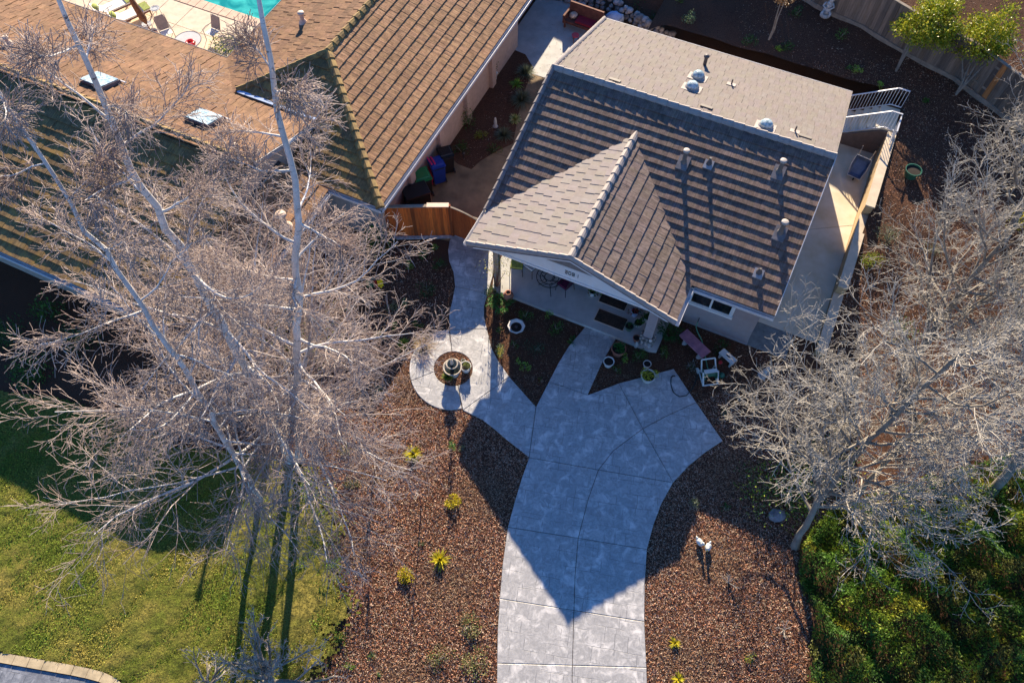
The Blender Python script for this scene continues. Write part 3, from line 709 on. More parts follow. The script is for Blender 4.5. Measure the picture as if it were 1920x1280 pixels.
# posts
hbuild(boxab(MB(), -7.47, -7.27, 14.42, 14.62, .15, 2.6), 'porch_post', M['shed_beige'], house)
po = hbuild(boxab(MB(), -1.62, -1.30, 14.36, 14.66, .15, 2.6), 'porch_post', M['stucco_mauve'], house); po['label'] = 'stucco post with a stone foot'
mb = MB()
for k in range(40):
    z = .1 + (k // 8) * .13 + rnd.uniform(0, .03); s_ = k % 8
    if s_ < 3: c_ = (-1.68 + .10 + s_ * .13, 14.30, z)
    elif s_ < 5: c_ = (-1.24, 14.4 + (s_ - 3) * .15, z)
    elif s_ < 7: c_ = (-1.68, 14.4 + (s_ - 5) * .15, z)
    else: c_ = (-1.46, 14.72, z)
    g_ = rnd.uniform(.5, 1.9); mb.blob(c_, (.07, .06, .055), k, 6, 4, .2, (g_, g_ * .95, g_ * .9))
hbuild(mb, 'stone_foot', M['rock'], po, house)
# slab
sl = MB(); sl.prism([(-7.75, 15.0), (-7.45, 14.28), (-7.2, 14.22), (-1.25, 14.22), (-1.0, 14.3), (-1.0, 17.15), (-7.75, 17.15)], -.05, .15); hbuild(sl, 'porch_floor', M['smooth_concrete'], house)
# window and porch openings
def window(a0, a1, b, z0, z1, par=house, panes=2):
    f = MB(); t = .09; boxab(f, a0 - t, a1 + t, b - .05, b - .002, z1, z1 + t); boxab(f, a0 - t - .03, a1 + t + .03, b - .08, b - .002, z0 - t - .02, z0)
    boxab(f, a0 - t, a0, b - .05, b - .002, z0, z1); boxab(f, a1, a1 + t, b - .05, b - .002, z0, z1)
    w = hbuild(f, 'window', M['white_paint'], par); n = panes; pw = (a1 - a0) / n
    for i in range(n):
        hbuild(boxab(MB(), a0 + i * pw + .03, a0 + (i + 1) * pw - .03, b - .012, b - .001, z0 + .03, z1 - .03), 'pane', M['glass'], w, par)
        fr = MB()
        for (x0, x1, y0, y1) in ((0, 1, 0, .035), (0, 1, -.035, 0), (0, .035, 0, 0), (-.035, 0, 0, 0)): pass
        A0, A1 = a0 + i * pw, a0 + (i + 1) * pw
        boxab(fr, A0, A1, b - .04, b - .002, z0, z0 + .035); boxab(fr, A0, A1, b - .04, b - .002, z1 - .035, z1)
        boxab(fr, A0, A0 + .035, b - .04, b - .002, z0 + .035, z1 - .035); boxab(fr, A1 - .035, A1, b - .04, b - .002, z0 + .035, z1 - .035)
        hbuild(fr, 'sash', M['white_paint'], w, par)
    return w
window(-.58, .86, 16.0, 1.32, 2.10)
window(-6.9, -5.4, 17.2, 1.0, 2.15); 
dr = hbuild(boxab(MB(), -3.4, -2.45, 17.12, 17.195, .16, 2.2), 'door', M['bench_brown'], house)
hbuild(boxab(MB(), -3.50, -3.40, 17.10, 17.198, .16, 2.3), 'door_frame', M['white_paint'], dr, house); hbuild(boxab(MB(), -2.45, -2.35, 17.10, 17.198, .16, 2.3), 'door_frame', M['white_paint'], dr, house)
hbuild(MB().blob((-2.55, 17.09, 1.1), (.035, .035, .035)), 'door_knob', M['pipe_metal'], dr, house)
# things that pierce the roof
def on_roof(u, v, h, rear=False):
    for z in np.arange(2.6, 5.4, .005):
        a, b = AB(u, v, z)
        if z - h <= main_z(a, b) if rear else z - h >= 0 and (z - h) >= main_z(a, b):
            if not rear: return a, b, main_z(a, b)
    return a, b, main_z(a, b)
def on_roof2(u, v, h):
    best = None
    for z in np.arange(2.4, 5.4, .005):
        a, b = AB(u, v, z); e = abs(z - h - main_z(a, b))
        if b < EB - .1 or b > BB_ + .1: continue
        if best is None or e < best[0]: best = (e, a, b)
    return best[1], best[2], main_z(best[1], best[2])
def flash(a, b, w, d, z, pm):
    mb = MB(); s_ = pm; pts = [(a - w, b - d), (a + w, b - d), (a + w, b + d), (a - w, b + d)]
    up = [(x, y, z + s_ * (y - b) + .052) for x, y in pts]; dn = [(x, y, z + s_ * (y - b) - .02) for x, y in pts]
    return mb.add(up + dn, [(0, 1, 2, 3), (7, 6, 5, 4)] + [(i, i + 4, (i + 1) % 4 + 4, (i + 1) % 4) for i in range(4)])
for (u, v, h, r, kind) in ((1288, 281, .62, .075, 'B'), (1470, 300, .60, .075, 'B'), (1473, 415, .62, .08, 'B'), (1334, 292, .42, .045, 's'), (1428, 500, .36, .045, 's')):
    a, b, z = on_roof2(u, v, h)
    p = hbuild(MB().lathe([(r, -.1), (r, h - .1)], (a, b, z), 14), 'vent_pipe', M['pipe_metal' if kind == 'B' else 'pipe_dark'], house, smooth_=False)
    if kind == 'B':
        hbuild(MB().lathe([(r * .6, h - .13), (r * 1.5, h - .08), (r * 1.6, h - .05), (r * 1.55, h - .02), (r * 1.0, h - .005), (.01, h)], (a, b, z), 18), 'cap', M['vent_cap'], p, house, smooth_=True)
        hbuild(MB().lathe([(r * 1.7, .02), (r * 1.02, .16)], (a, b, z), 14), 'collar', M['pipe_metal'], p, house)
        hbuild(flash(a, b - .05, .20, .26, z, PM), 'flashing', M['cap_grey'], p, house)
    else:
        hbuild(MB().lathe([(r * 2.6, .03), (r * 1.3, .2), (r * 1.1, .22)], (a, b, z), 10), 'collar', M['pipe_dark'], p, house)
        hbuild(flash(a, b - .05, .16, .16, z, PM), 'flashing', M['fascia_grey'], p, house)
for (u, v, h, r) in ((1326, 103, .50, .07),):
    a, b, z = on_roof2(u, v, h); p = hbuild(MB().lathe([(r, -.1), (r, h - .08)], (a, b, z), 14), 'vent_pipe', M['pipe_dark'], house)
    hbuild(MB().lathe([(r * .6, h - .1), (r * 1.6, h - .09), (r * 1.6, h - .04), (.01, h)], (a, b, z), 16), 'cap', M['pipe_dark'], p, house, smooth_=True)
for (u, v) in ((1374, 150), (1494, 238)):
    a, b, z = on_roof2(u, v, .25); p = hbuild(MB().lathe([(.03, -.05), (.03, .28)], (a, b, z), 10), 'vent_pipe', M['pipe_dark'], house)
    hbuild(flash(a, b, .17, .13, z, -PMR), 'flashing', M['cap_tan'], p, house)
for (u, v) in ((1310, 138), (1299, 158), (1438, 230)):
    a, b, z = on_roof2(u, v, .22)
    p = hbuild(MB().lathe([(.27, -.02), (.27, .10), (.24, .14)], (a, b, z), 20), 'tubular_skylight', M['fascia_grey'], house)
    hbuild(MB().lathe([(.235, .14), (.225, .20), (.18, .26), (.10, .30), (.005, .31)], (a, b, z), 20), 'dome', M['dome_glass'], p, house, smooth_=True)
    hbuild(flash(a, b, .36, .30, z, -PMR), 'flashing', M['cap_tan'], p, house)
for (u, v) in ((1153, 150), (1325, 200), (1510, 256)):
    a, b, z = on_roof2(u, v, .05); q = flash(a, b, .22, .085, z, -PMR); q.v = [(x, y, z_ + .02) for x, y, z_ in q.v]; hbuild(q, 'flat_vent', M['vent_flat'], house)
# hose tap
hbuild(MB().tube([(-.06, 16.0, .52), (-.06, 15.88, .52), (-.06, 15.86, .46)], .02, 6), 'tap', M['pipe_dark'], house)
hbuild(MB().tube([(1.72, 15.9, 2.45), (1.72, 15.85, 2.3)], .04, 8), 'eave_light', M['white_paint'], house)

# ================================================================= the neighbouring house
NE, NPW = 2.6, .35
nb = house_root('neighbour_house', 'brown tiled house with hipped wing on the left behind the birches', 'house', -18.0, 14.0)
NR = dict(ar=-11.8, af=14.2, rid=-16.5, lf=-21.3, bk=33.0); NRZ = NE + NPW * (NR['rid'] * -1 + NR['ar'])
LB, LE, LF, LZ, LA = 12.8, 18.3, 7.0, 4.5, -15.6; LP1 = (LZ - NE) / (LE - LB); LP2 = (LZ - NE) / (LB - LF)
EA, ERA, EFB = -13.9, -15.9, 9.3; EPZ = NE + .35 * (EA - ERA)
def nr_z(a, b): return NE + NPW * min(NR['ar'] - a, a - NR['lf'], b - NR['af'])
def lw_z(a, b): return LZ - (LP1 * (b - LB) if b > LB else LP2 * (LB - b))
def en_z(a, b): return EPZ - .35 * abs(a - ERA)
nw = MB()
nw.prism([(-12.25, 14.6), (-12.25, 26.9), (-20.9, 26.9), (-20.9, 18.7), (-15.9, 18.7), (-15.9, 14.6)], -.1, 2.45)
nwall = hbuild(nw, 'wall', M['stucco_pink'], nb)
hbuild(boxab(MB(), -12.27, -15.7, 14.55, 14.62, -.1, 2.45), 'front_wall', M['stucco_grey'], nb)
for b in (16.7, 19.1, 21.5, 23.9): hbuild(boxab(MB(), -12.26, -12.08, b, b + .35, 0, 2.42), 'pilaster', M['stucco_pink'], nb)
hbuild(MB().prism([(-38, 7.5), (-17.6, 7.5), (-17.6, 9.7), (-14.4, 9.7), (-14.4, 12.2), (-15.9, 12.2), (-15.9, 17.9), (-38, 17.9)], -.1, 2.45), 'wall', M['stucco_pink'], nb)
gw = MB(); gw.add([(-15.85, 7.4, 2.4), (-15.85, 17.6, 2.4), (-15.85, LB, LZ - .16), (-16, 7.4, 2.4), (-16, 17.6, 2.4), (-16, LB, LZ - .16)], [(0, 1, 2), (5, 4, 3), (0, 3, 4, 1), (1, 4, 5, 2), (2, 5, 3, 0)]); hbuild(gw, 'gable_wall', M['stucco_pink'], nb)
def dk(pts, name, lab): o = deck_plane(pts, name, nb, nb); o['label'] = lab; return o
n_r = dk([(NR['ar'], 14.2, NE), (NR['ar'], 33, NE), (NR['rid'], 33, NRZ), (NR['rid'], 18.9, NRZ)], 'side_roof', 'long brown roof slope facing the passage')
n_f = dk([(NR['ar'], 14.2, NE), (NR['rid'], 18.9, NRZ), (NR['lf'] + .2, 14.2, NE)], 'hip_roof', 'mossy shaded hip end')
n_l = dk([(NR['lf'], 14.1, NE), (NR['rid'], 18.9, NRZ), (NR['rid'], 33, NRZ), (NR['lf'], 33, NE)], 'court_roof', 'sunny slope facing the pool')
l_b = dk([(LA, LB, LZ), (-38, LB, LZ), (-38, LE, NE), (LA, LE - 2.0, lw_z(0, LE - 2.0))], 'rear_roof', 'sunny rear slope of the long wing')
l_f = dk([(LA, LF, NE), (LA, LB, LZ), (-38, LB, LZ), (-38, LF, NE)], 'front_roof', 'mossy front slope of the long wing')
e_r = dk([(EA, EFB, NE), (EA, 14.1, NE), (ERA, 14.1, EPZ), (ERA, EFB, EPZ)], 'entry_roof', 'small slope over the entry')
e_l = dk([(ERA, EFB, EPZ), (ERA, 11, EPZ), (-17.9, 11, NE), (-17.9, EFB, NE)], 'entry_roof', 'left slope over the entry')
q1, q2, q3, q4, q5, q6, q7 = [], [], [], [], [], [], []
RN = 4.7
hid_n = lambda a, b, z: a < LA and b < LE and z < lw_z(a, b) - .08
hid_l = lambda a, b, z: (NR['lf'] < a < NR['ar'] and b > 14.2 and z < nr_z(a, b) - .08) or (-17.9 < a < EA and EFB < b < 12.6 and z < en_z(a, b) - .08)
hid_e = lambda a, b, z: a < LA and b < LE and z < lw_z(a, b) - .08
tile_slope(q1, (NR['ar'], 14.2, NE), (0, 1), (-1, 0), NPW, [(0, 0), (18.8, 0), (18.8, RN), (RN, RN)], .385, 1.5, .05 * 2, .032, M['roof_neigh_side'], 11, None, .003, .12, tw=(.8, 1.25))
tile_slope(q2, (NR['lf'] + .1, 14.2, NE), (1, 0), (0, 1), NPW, [(0, 0), (9.4, 0), (4.7, RN)], .385, 1.5, .2, .042, M['roof_neigh_front'], 12, hid_n, .004, .14)
tile_slope(q3, (NR['lf'], 14.2, NE), (0, 1), (1, 0), NPW, [(0, 0), (18.8, 0), (18.8, 4.8), (4.7, 4.8)], .385, 1.5, .2, .034, M['roof_neigh_back'], 13, hid_n, .006, .16, alt=.008)
tile_slope(q4, (LA, LE, NE), (-1, 0), (0, -1), LP1, [(0, 2.0), (0, 5.7), (22.5, 5.7), (22.5, 0), (5.8, 0), (3.7, 2.0)] if False else [(0, 0), (22.5, 0), (22.5, 5.7), (0, 5.7)], .385, 1.5, .2, .03, M['roof_neigh_back'], 14, lambda a, b, z: hid_l(a, b, z) or (a > -15.6 and b > 16.5), .006, .16, alt=.008)
tile_slope(q5, (-38, LF, NE), (1, 0), (0, 1), LP2, [(0, 0), (22.5, 0), (22.5, 5.6), (0, 5.6)], .385, 1.5, .2, .045, M['roof_neigh_front'], 15, hid_l, .004, .14)
tile_slope(q6, (EA, EFB, NE), (0, 1), (-1, 0), .35, [(0, 0), (4.8, 0), (4.8, 2.0), (0, 2.0)], .385, 1.5, .12, .032, M['roof_neigh_side'], 16, hid_e, .003, .1)
tile_slope(q7, (-17.9, EFB, NE), (0, 1), (1, 0), .35, [(0, 0), (2.6, 0), (2.6, 2.0), (0, 2.0)], .385, 1.5, .2, .032, M['roof_neigh_back'], 17, hid_e, .003, .1)
tiles_build(nb, [(n_r, q1), (n_f, q2), (n_l, q3), (l_b, q4), (l_f, q5), (e_r, q6), (e_l, q7)], 295)
caps(nb, n_r, (NR['rid'], 18.9, NRZ), (NR['rid'], 31, NRZ), M['cap_moss'], .40, .15)
caps(nb, n_f, (NR['ar'], 14.2, NE), (NR['rid'], 18.9, NRZ), M['cap_moss'], .40, .15, slopes=(.25, .25))
caps(nb, n_l, (-19.2, 16.4, nr_z(-19.2, 16.4) + .02), (NR['rid'], 18.9, NRZ), M['cap_moss'], .40, .13, slopes=(.25, .25))
caps(nb, l_f, (LA, LB, LZ), (-36, LB, LZ), M['cap_moss'], .42, .15)
caps(nb, e_r, (ERA, EFB, EPZ), (ERA, 11.2, EPZ), M['cap_moss'], .40, .14)
hbuild(gutter(MB(), (NR['ar'] + .07, 14.12, 2.45), (NR['ar'] + .07, 31, 2.45)), 'gutter', M['gutter_white'], nb)
hbuild(gutter(MB(), (NR['ar'] + .1, 14.13, 2.45), (-15.4, 14.13, 2.45)), 'gutter', M['gutter_white'], nb)
hbuild(gutter(MB(), (-38, LF - .07, 2.45), (-15.6, LF - .07, 2.45)), 'gutter', M['gutter_white'], nb)
hbuild(gutter(MB(), (EA + .07, EFB, 2.45), (EA + .07, 14.0, 2.45)), 'gutter', M['gutter_white'], nb)
hbuild(gutter(MB(), (-38, LE + .07, 2.45), (-21.4, LE + .07, 2.45)), 'gutter', M['fascia_grey'], nb)
hbuild(gutter(MB(), (NR['lf'] - .07, LE + .1, 2.45), (NR['lf'] - .07, 31, 2.45)), 'gutter', M['fascia_grey'], nb)
hbuild(MB().bar((LA + .02, LB, LZ - .08), (LA + .02, 16.3, lw_z(0, 16.3) - .08), .035, .17), 'barge_board', M['fascia_grey'], nb)
hbuild(MB().bar((LA + .02, LB, LZ - .08), (LA + .02, LF, NE - .08), .035, .17), 'barge_board', M['fascia_dark'], nb)
hbuild(MB().bar((-19.1, 16.33, 3.40), (LA, 16.33, 3.40), .16, .03), 'valley_flashing', M['cloth_blue'], nb)
hbuild(MB().bar((EA + .02, EFB - .02, NE - .06), (ERA, EFB - .02, EPZ - .06), .035, .17), 'barge_board', M['white_paint'], nb)
def nz_at(u, v, zf, h):
    best = None
    for z in np.arange(2.2, 6.2, .01):
        a, b = AB(u, v, z); e = abs(z - h - zf(a, b))
        if best is None or e < best[0]: best = (e, a, b)
    return best[1], best[2], zf(best[1], best[2])
for (u, v) in ((383, 220), (187, 150)):
    a, b, z = nz_at(u, v, lw_z, .15); q = flash(a, b, .52, .42, z, -LP1); q.v = [(x, y, z_ + (.12 if i < 4 else .02)) for i, (x, y, z_) in enumerate(q.v)]
    sk = hbuild(q, 'skylight', M['fascia_dark'], nb); q = flash(a, b, .49, .39, z, -LP1); q.v = [(x, y, z_ + (.16 if i < 4 else .11)) for i, (x, y, z_) in enumerate(q.v)]; hbuild(q, 'skylight_glass', M['dome_glass'], sk, nb)
    hbuild(MB().bar((a - .56, b + .44, z - LP1 * .44 + .1), (a + .75, b + .44, z - LP1 * .44 + .1), .04, .04), 'skylight_flashing', M['white_paint'], sk, nb)
for (u, v, zf, h, r) in ((563, 22, nr_z, .55, .085), (525, 400, en_z, .75, .12), (7, 68, lw_z, .4, .08), (440, 270, lw_z, .75, .07)):
    a, b, z = nz_at(u, v, zf, h)
    p = hbuild(MB().lathe([(r, -.1), (r, h - .1)], (a, b, z), 14), 'flue', M['flue_cream'], nb)
    hbuild(MB().lathe([(r, h - .12), (r * 1.6, h - .1), (r * 1.6, h - .04), (r, h - .01), (.01, h)], (a, b, z), 16), 'cap', M['flue_cream'], p, nb, smooth_=True)
    hbuild(MB().lathe([(r * 2.2, .02), (r * 1.1, .2)], (a, b, z), 12), 'collar', M['flue_cream'], p, nb)
# ================================================================= fences, gate, stairs, retaining walls
def lloc(root, P):                     # world -> local of an unrotated root
    return np.asarray(P, float) - np.array(root.location)
def fence(root, pts, h, bw, mat, palette, cap=True, kick=True, thick=.022, arch=None, proud=.0, post_mat='beam_wood', posts=True, gapf=.985):
    """boards standing one by one along ground points; pts are world points with z"""
    o = np.array(root.location); rs = resample(pts, bw); L_ = len(rs) - 1
    for i in range(L_):
        p, q = rs[i], rs[i + 1]; d = q[:2] - p[:2]; l = np.linalg.norm(d); rz = math.atan2(d[1], d[0]); n = np.array([-d[1], d[0]]) / l
        c = (p + q) / 2 - o; hh = h * (arch((i + .5) / L_) if arch else 1) + rnd.uniform(-.012, .012); k = rnd.choice(palette); s_ = (i % 2) * proud
        c2 = c[:2] + n * s_ + n * rnd.uniform(-.003, .003)
        MB().box((c2[0], c2[1], c[2] + hh / 2), (l * gapf, thick, hh), rz, k).build('board', mat, root)
    ds = resample(pts, 2.2)
    if posts:
        for p in ds:
            q = p - o; MB().box((q[0], q[1] + .17, q[2] + h / 2 + .02), (.10, .10, h + .04), 0).build('post', M[post_mat], root)
    for k, zz in ((0, h * .28), (1, h * .82)):
        mb = MB()
        for i in range(len(ds) - 1):
            a_, b_ = ds[i] - o, ds[i + 1] - o; mb.bar((a_[0], a_[1] + .11, a_[2] + zz), (b_[0], b_[1] + .11, b_[2] + zz), .05, .09)
        mb.build('rail', M[post_mat], root)
    if kick:
        for i in range(len(ds) - 1):
            a_, b_ = ds[i] - o, ds[i + 1] - o; MB().bar((a_[0], a_[1] - .06, a_[2] + .08), (b_[0], b_[1] - .06, b_[2] + .08), .05, .22).build('kickboard', M[post_mat], root)
    if cap:
        for i in range(len(ds) - 1):
            a_, b_ = ds[i] - o, ds[i + 1] - o; MB().bar((a_[0], a_[1], a_[2] + h + .025), (b_[0], b_[1], b_[2] + h + .025), .13, .04).build('cap_rail', M[post_mat], root)
greys = [(1, 1, 1), (.75, .75, .78), (1.25, 1.2, 1.15), (.6, .6, .62), (.9, .85, .8), (1.1, 1.05, 1.0)]
fpx = [(1510, 4), (1560, 30), (1615, 53), (1720, 118), (1800, 156), (1850, 198), (1920, 252), (2040, 345)]
fpt = [ab2w(-15.5, 37.4, 1.9), ab2w(-8.0, 35.6, 1.9), ab2w(-4.0, 34.6, 1.8)] + [W(u, v) for u, v in fpx]  # unseen left stretch, extended and set high to shade rear slope and patio
fr = thing('board_fence', 'weathered grey board fence along the top of the rear slope', 'fence', fpt[6])
fence(fr, fpt, 1.85, .205, M['old_fence'], greys * 3 + [(2.4, 1.25, .5)], proud=.03, gapf=1.03)
nf = thing('board_fence', 'brown board fence continuing the neighbour\'s wall beside the shaded patio', 'fence', ab2w(-12.95, 27.0))
fence(nf, [ab2w(-12.95, 26.95), ab2w(-12.98, 30.2), ab2w(-13.0, 33.5)], 1.8, .15, M['old_fence'], [(1.6, .9, .45), (1.1, .7, .4), (.8, .55, .35), (1.9, 1.1, .5)], kick=False)
ced = [(1, 1, 1), (1.25, 1.2, 1.1), (.62, .6, .6), (1.5, 1.5, 1.4), (.8, .75, .7), (.5, .5, .5), (1.1, 1.0, .9)]
g0, g1, g2 = W(733, 443), W(848, 441), ab2w(-8.42, 15.95)
cf = thing('cedar_fence', 'orange cedar fence panel with cap rail between neighbour\'s wall and arched gate', 'fence', g0)
fence(cf, [g0, g1], 1.75, .128, M['cedar'], ced, kick=False, posts=False, post_mat='beam_wood')
o_ = np.array(cf.location)
for p in (g0, g1): q = p - o_; MB().box((q[0], q[1], .9), (.1, .1, 1.8), 0, (.5, .5, .5)).build('post', M['cedar'], cf)
MB().bar(g0 - o_ + [0, -.1, .02], g1 - o_ + [0, -.1, .02], .14, .05).build('sill', M['cast_stone'], cf)
MB().box(tuple(g1 - o_ + [-.42, 0, 1.80]), (.82, .2, .03)).build('cap_board', M['flue_cream'], cf)
cg = thing('arched_gate', 'cedar gate with curved top beside the pale porch roof', 'gate', g1)
fence(cg, [g1 + [.06, -.005, 0], g2], 1.70, .125, M['cedar'], [(.75, .72, .7), (.55, .5, .5), (.9, .85, .8), (.65, .6, .6)], cap=False, kick=False, posts=False, arch=lambda t: 1.0 - .28 * t ** 2.2)
o_ = np.array(cg.location); ar = [g1 + (g2 - g1) * t + np.array([0, 0, 1.70 * (1 - .28 * t ** 2.2) + .015]) - o_ for t in np.linspace(.02, 1, 9)]
mb = MB()
for i in range(8): mb.bar(ar[i], ar[i + 1], .06, .03)
mb.build('arch_trim', M['beam_wood'], cg)
MB().bar(g1 - o_ + [.1, -.05, .03], g2 - o_ + [0, -.05, .03], .06, .04).build('sill', M['cast_stone'], cg)

# retaining wall, stair and railings
rw = house_root('retaining_wall', 'tan stucco retaining wall stepping down beside the concrete side path', 'wall', 4.25, 22.0)
hbuild(boxab(MB(), 4.10, 4.40, 23.0, 27.18, -.1, 1.22), 'wall_section', M['wall_tan'], rw); hbuild(boxab(MB(), 4.10, 4.42, 19.3, 23.0, -.1, .72), 'wall_section', M['wall_tan'], rw)
hbuild(boxab(MB(), 4.10, 4.42, 16.6, 19.3, -.1, .30), 'wall_section', M['wall_tan'], rw)
hbuild(boxab(MB(), 4.085, 4.43, 22.98, 27.2, 1.22, 1.28), 'coping', M['wall_cap'], rw); hbuild(boxab(MB(), 4.085, 4.44, 19.28, 22.98, .72, .775), 'coping', M['wall_cap'], rw)
hbuild(boxab(MB(), 4.085, 4.44, 16.58, 19.28, .30, .35), 'coping', M['wall_cap'], rw)
st = house_root('garden_stair', 'concrete stair rising to the slope behind the house\'s right corner', 'stairs', 3.0, 27.9)
nst = 7
for k in range(nst):
    a0 = 1.9 + k * .275
    hbuild(boxab(MB(), a0, 3.85 if k < nst - 1 else 4.30, 27.25, 28.60, (k) * 1.30 / nst + (.0 if k else -.1), (k + 1) * 1.30 / nst), 'step', M['side_concrete'], st)
hbuild(MB().add([(1.2, 27.16, -.1), (4.30, 27.16, -.1), (4.30, 27.16, 1.26), (3.8, 27.16, 1.20), (1.9, 27.16, .12), (1.2, 27.16, .0)] + [(1.2, 27.24, -.1), (4.30, 27.24, -.1), (4.30, 27.24, 1.26), (3.8, 27.24, 1.20), (1.9, 27.24, .12), (1.2, 27.24, .0)],
       [(0, 1, 2, 3, 4, 5), (11, 10, 9, 8, 7, 6)] + [(i, i + 6, (i + 1) % 6 + 6, (i + 1) % 6) for i in range(6)]), 'side_wall', M['stucco_brown'], st)
def railing(root, pl, h, mat, nb_=None, name='baluster'):
    tp = [(p[0], p[1], p[2] + h) for p in pl]; bt = [(p[0], p[1], p[2] + .08) for p in pl]
    for P, nm, w in ((tp, 'top_rail', .05), (bt, 'bottom_rail', .035)):
        mb = MB()
        for i in range(len(P) - 1): mb.bar(P[i], P[i + 1], w, .035)
        hbuild(mb, nm, mat, root)
    rs = resample(pl, .125)
    for p in rs: hbuild(MB().bar((p[0], p[1], p[2] + .08), (p[0], p[1], p[2] + h), .018, .018), name, mat, root)
r1 = house_root('stair_railing', 'white metal railing on the far side of the garden stair', 'railing', 3.0, 28.6)
railing(r1, [(1.7, 28.62, -.02), (3.85, 28.62, 1.32), (4.28, 28.62, 1.32)], .92, M['rail_white'])
r2 = house_root('stair_railing', 'white metal railing on the near side of the garden stair, above the wheelbarrow', 'railing', 3.0, 27.2)
railing(r2, [(1.7, 27.20, -.02), (3.85, 27.20, 1.32), (4.26, 27.20, 1.32)], .92, M['rail_white'])
railing(r2, [(4.26, 27.20, 1.32), (4.26, 26.0, 1.28), (4.26, 25.0, 1.28)] if False else [(4.26, 27.20, 1.32), (4.26, 26.35, 1.29)], .80, M['rail_white'])
# low dry-stone edging behind the shaded patio
rwk = thing('rock_edging', 'row of rounded grey rocks edging the slope behind the shaded patio', 'rock wall', W(1130, 15))
o_ = np.array(rwk.location); cur = [ab2w(*w2ab(*W(u, v, .3)[:2])) for u, v in ((1040, -12), (1075, -4), (1105, 3), (1135, 10), (1165, 22), (1190, 36), (1215, 52), (1235, 66), (1260, 80))]
rsx = resample([np.array([c[0], c[1], 0]) for c in cur], .30)
for k, p in enumerate(rsx):
    for lay in range(3):
        s_ = rnd.uniform(.12, .20); g_ = rnd.uniform(.55, 1.7)
        MB().blob(tuple(p - o_ + [rnd.uniform(-.12, .12), lay * .17 + rnd.uniform(-.08, .08), .10 + lay * .17]), (s_ * rnd.uniform(.8, 1.3), s_, s_ * .75), k * 7 + lay, 7, 5, .16, (g_, g_ * .97, g_ * .94)).build('rock', M['rock'], rwk, smooth_=True)

# ================================================================= small things
def unit(p, name, label, cat, rz=0.0, group=None): return thing(name, label, cat, p, rz, group)
def bin_(u, v, body, lid, label, rz=0.4, h=1.02, w=.56, z=0):
    t = unit(W(u, v), 'wheeled_bin', label, 'bin', rz)
    MB().box((0, 0, h * .45 + .05), (w * .82, w * .88, h * .9), 0, taper=1.18).build('body', M[body], t)
    l_ = MB().box((0, 0, h * .97), (w * 1.05, w * 1.12, .05), 0); l_.box((0, .03, h + .015), (w * .9, w * .85, .05), 0, taper=.85); l_.build('lid', M[lid], t)
    for s_ in (-1, 1): MB().tube([(s_ * w * .42, -w * .42, .11), (s_ * w * .50, -w * .42, .11)], .11, 12).build('wheel', M['bin_black'], t)
    MB().tube([(-w * .35, -w * .58, h * .92), (w * .35, -w * .58, h * .92)], .018, 6).build('handle', M['bin_black'], t)
bin_(822, 337, 'bin_blue', 'bin_blue', 'blue wheeled bin between the black bin and the pink board')
bin_(838, 318, 'bin_black', 'bin_black', 'black wheeled bin behind the blue bin', .35)
bin_(795, 362, 'bin_black', 'bin_green', 'dark wheeled bin with a bright green lid under neighbour\'s gutter', .42, 1.08, .64)
t = unit(W(811, 338), 'foam_board', 'bright pink board leaning against the blue bin', 'board', .5); MB().box((0, 0, .55), (.05, .42, 1.18), 0, ry=.22).build('panel', M['board_pink'], t); MB().box((-.02, 0, 1.14), (.06, .44, .04)).build('edge', M['board_pink'], t)
t = unit(W(785, 392), 'storage_shed', 'beige two-door storage box with black lid behind the cedar fence', 'shed', .42)
MB().box((0, 0, .55), (.95, .62, 1.1)).build('body', M['bin_black'], t); MB().box((0, -.02, 1.12), (1.02, .72, .06), taper=.94).build('lid', M['bin_black'], t)
for s_ in (-1, 1):
    d_ = MB().box((.485, s_ * .155, .56), (.03, .29, .98)).build('door', M['shed_beige'], t); MB().box((.505, s_ * .03, .7), (.02, .025, .14)).build('handle', M['black_metal'], d_)
# hose reel cart, hose, ball, statues, benches
t = unit(W(1327, 708), 'hose_reel', 'white hose reel cart with green drum on dark mulch near the driveway', 'hose reel', .15)
for s_ in (-1, 1):
    f = MB(); f.tube([(s_ * .26, -.30, .04), (s_ * .26, -.02, .46), (s_ * .26, .30, .10)], .035, 6); f.tube([(s_ * .26, -.30, .04), (s_ * .26, .30, .08)], .03, 6); f.tube([(s_ * .26, .1, .3), (s_ * .24, .42, .62)], .028, 6); f.build('side_frame', M['plastic_white'], t)
    MB().tube([(s_ * .29, .27, .11), (s_ * .33, .27, .11)], .11, 12).build('wheel', M['plastic_white'], t)
MB().tube([(-.24, .42, .62), (.24, .42, .62)], .03, 6).build('handle', M['plastic_white'], t)
MB().tube([(-.25, -.30, .05), (.25, -.30, .05)], .03, 6).build('crossbar', M['plastic_white'], t); MB().box((0, .0, .50), (.46, .14, .03)).build('tray', M['plastic_white'], t)
dr_ = MB().tube([(-.2, 0, .30), (.2, 0, .30)], .11, 14).build('drum', M['plastic_green'], t)
for s_ in (-1, 1): MB().tube([(s_ * .2, 0, .30), (s_ * .22, 0, .30)], .20, 16).build('drum_flange', M['plastic_green'], dr_)
hp = [ab2w(-.06, 15.86, .46), ab2w(-.05, 15.7, .28), W(1316, 640) + [0, 0, .04], W(1321, 665) + [0, 0, .04], W(1326, 690) + [0, 0, .05], W(1327, 703) + [0, 0, .3]]
t = MB().tube([tuple(p) for p in resample(hp, .18)], .019, 6).build('garden_hose', M['hose_green']); tag(t, 'pale green hose running from the wall tap to the hose reel', 'hose')
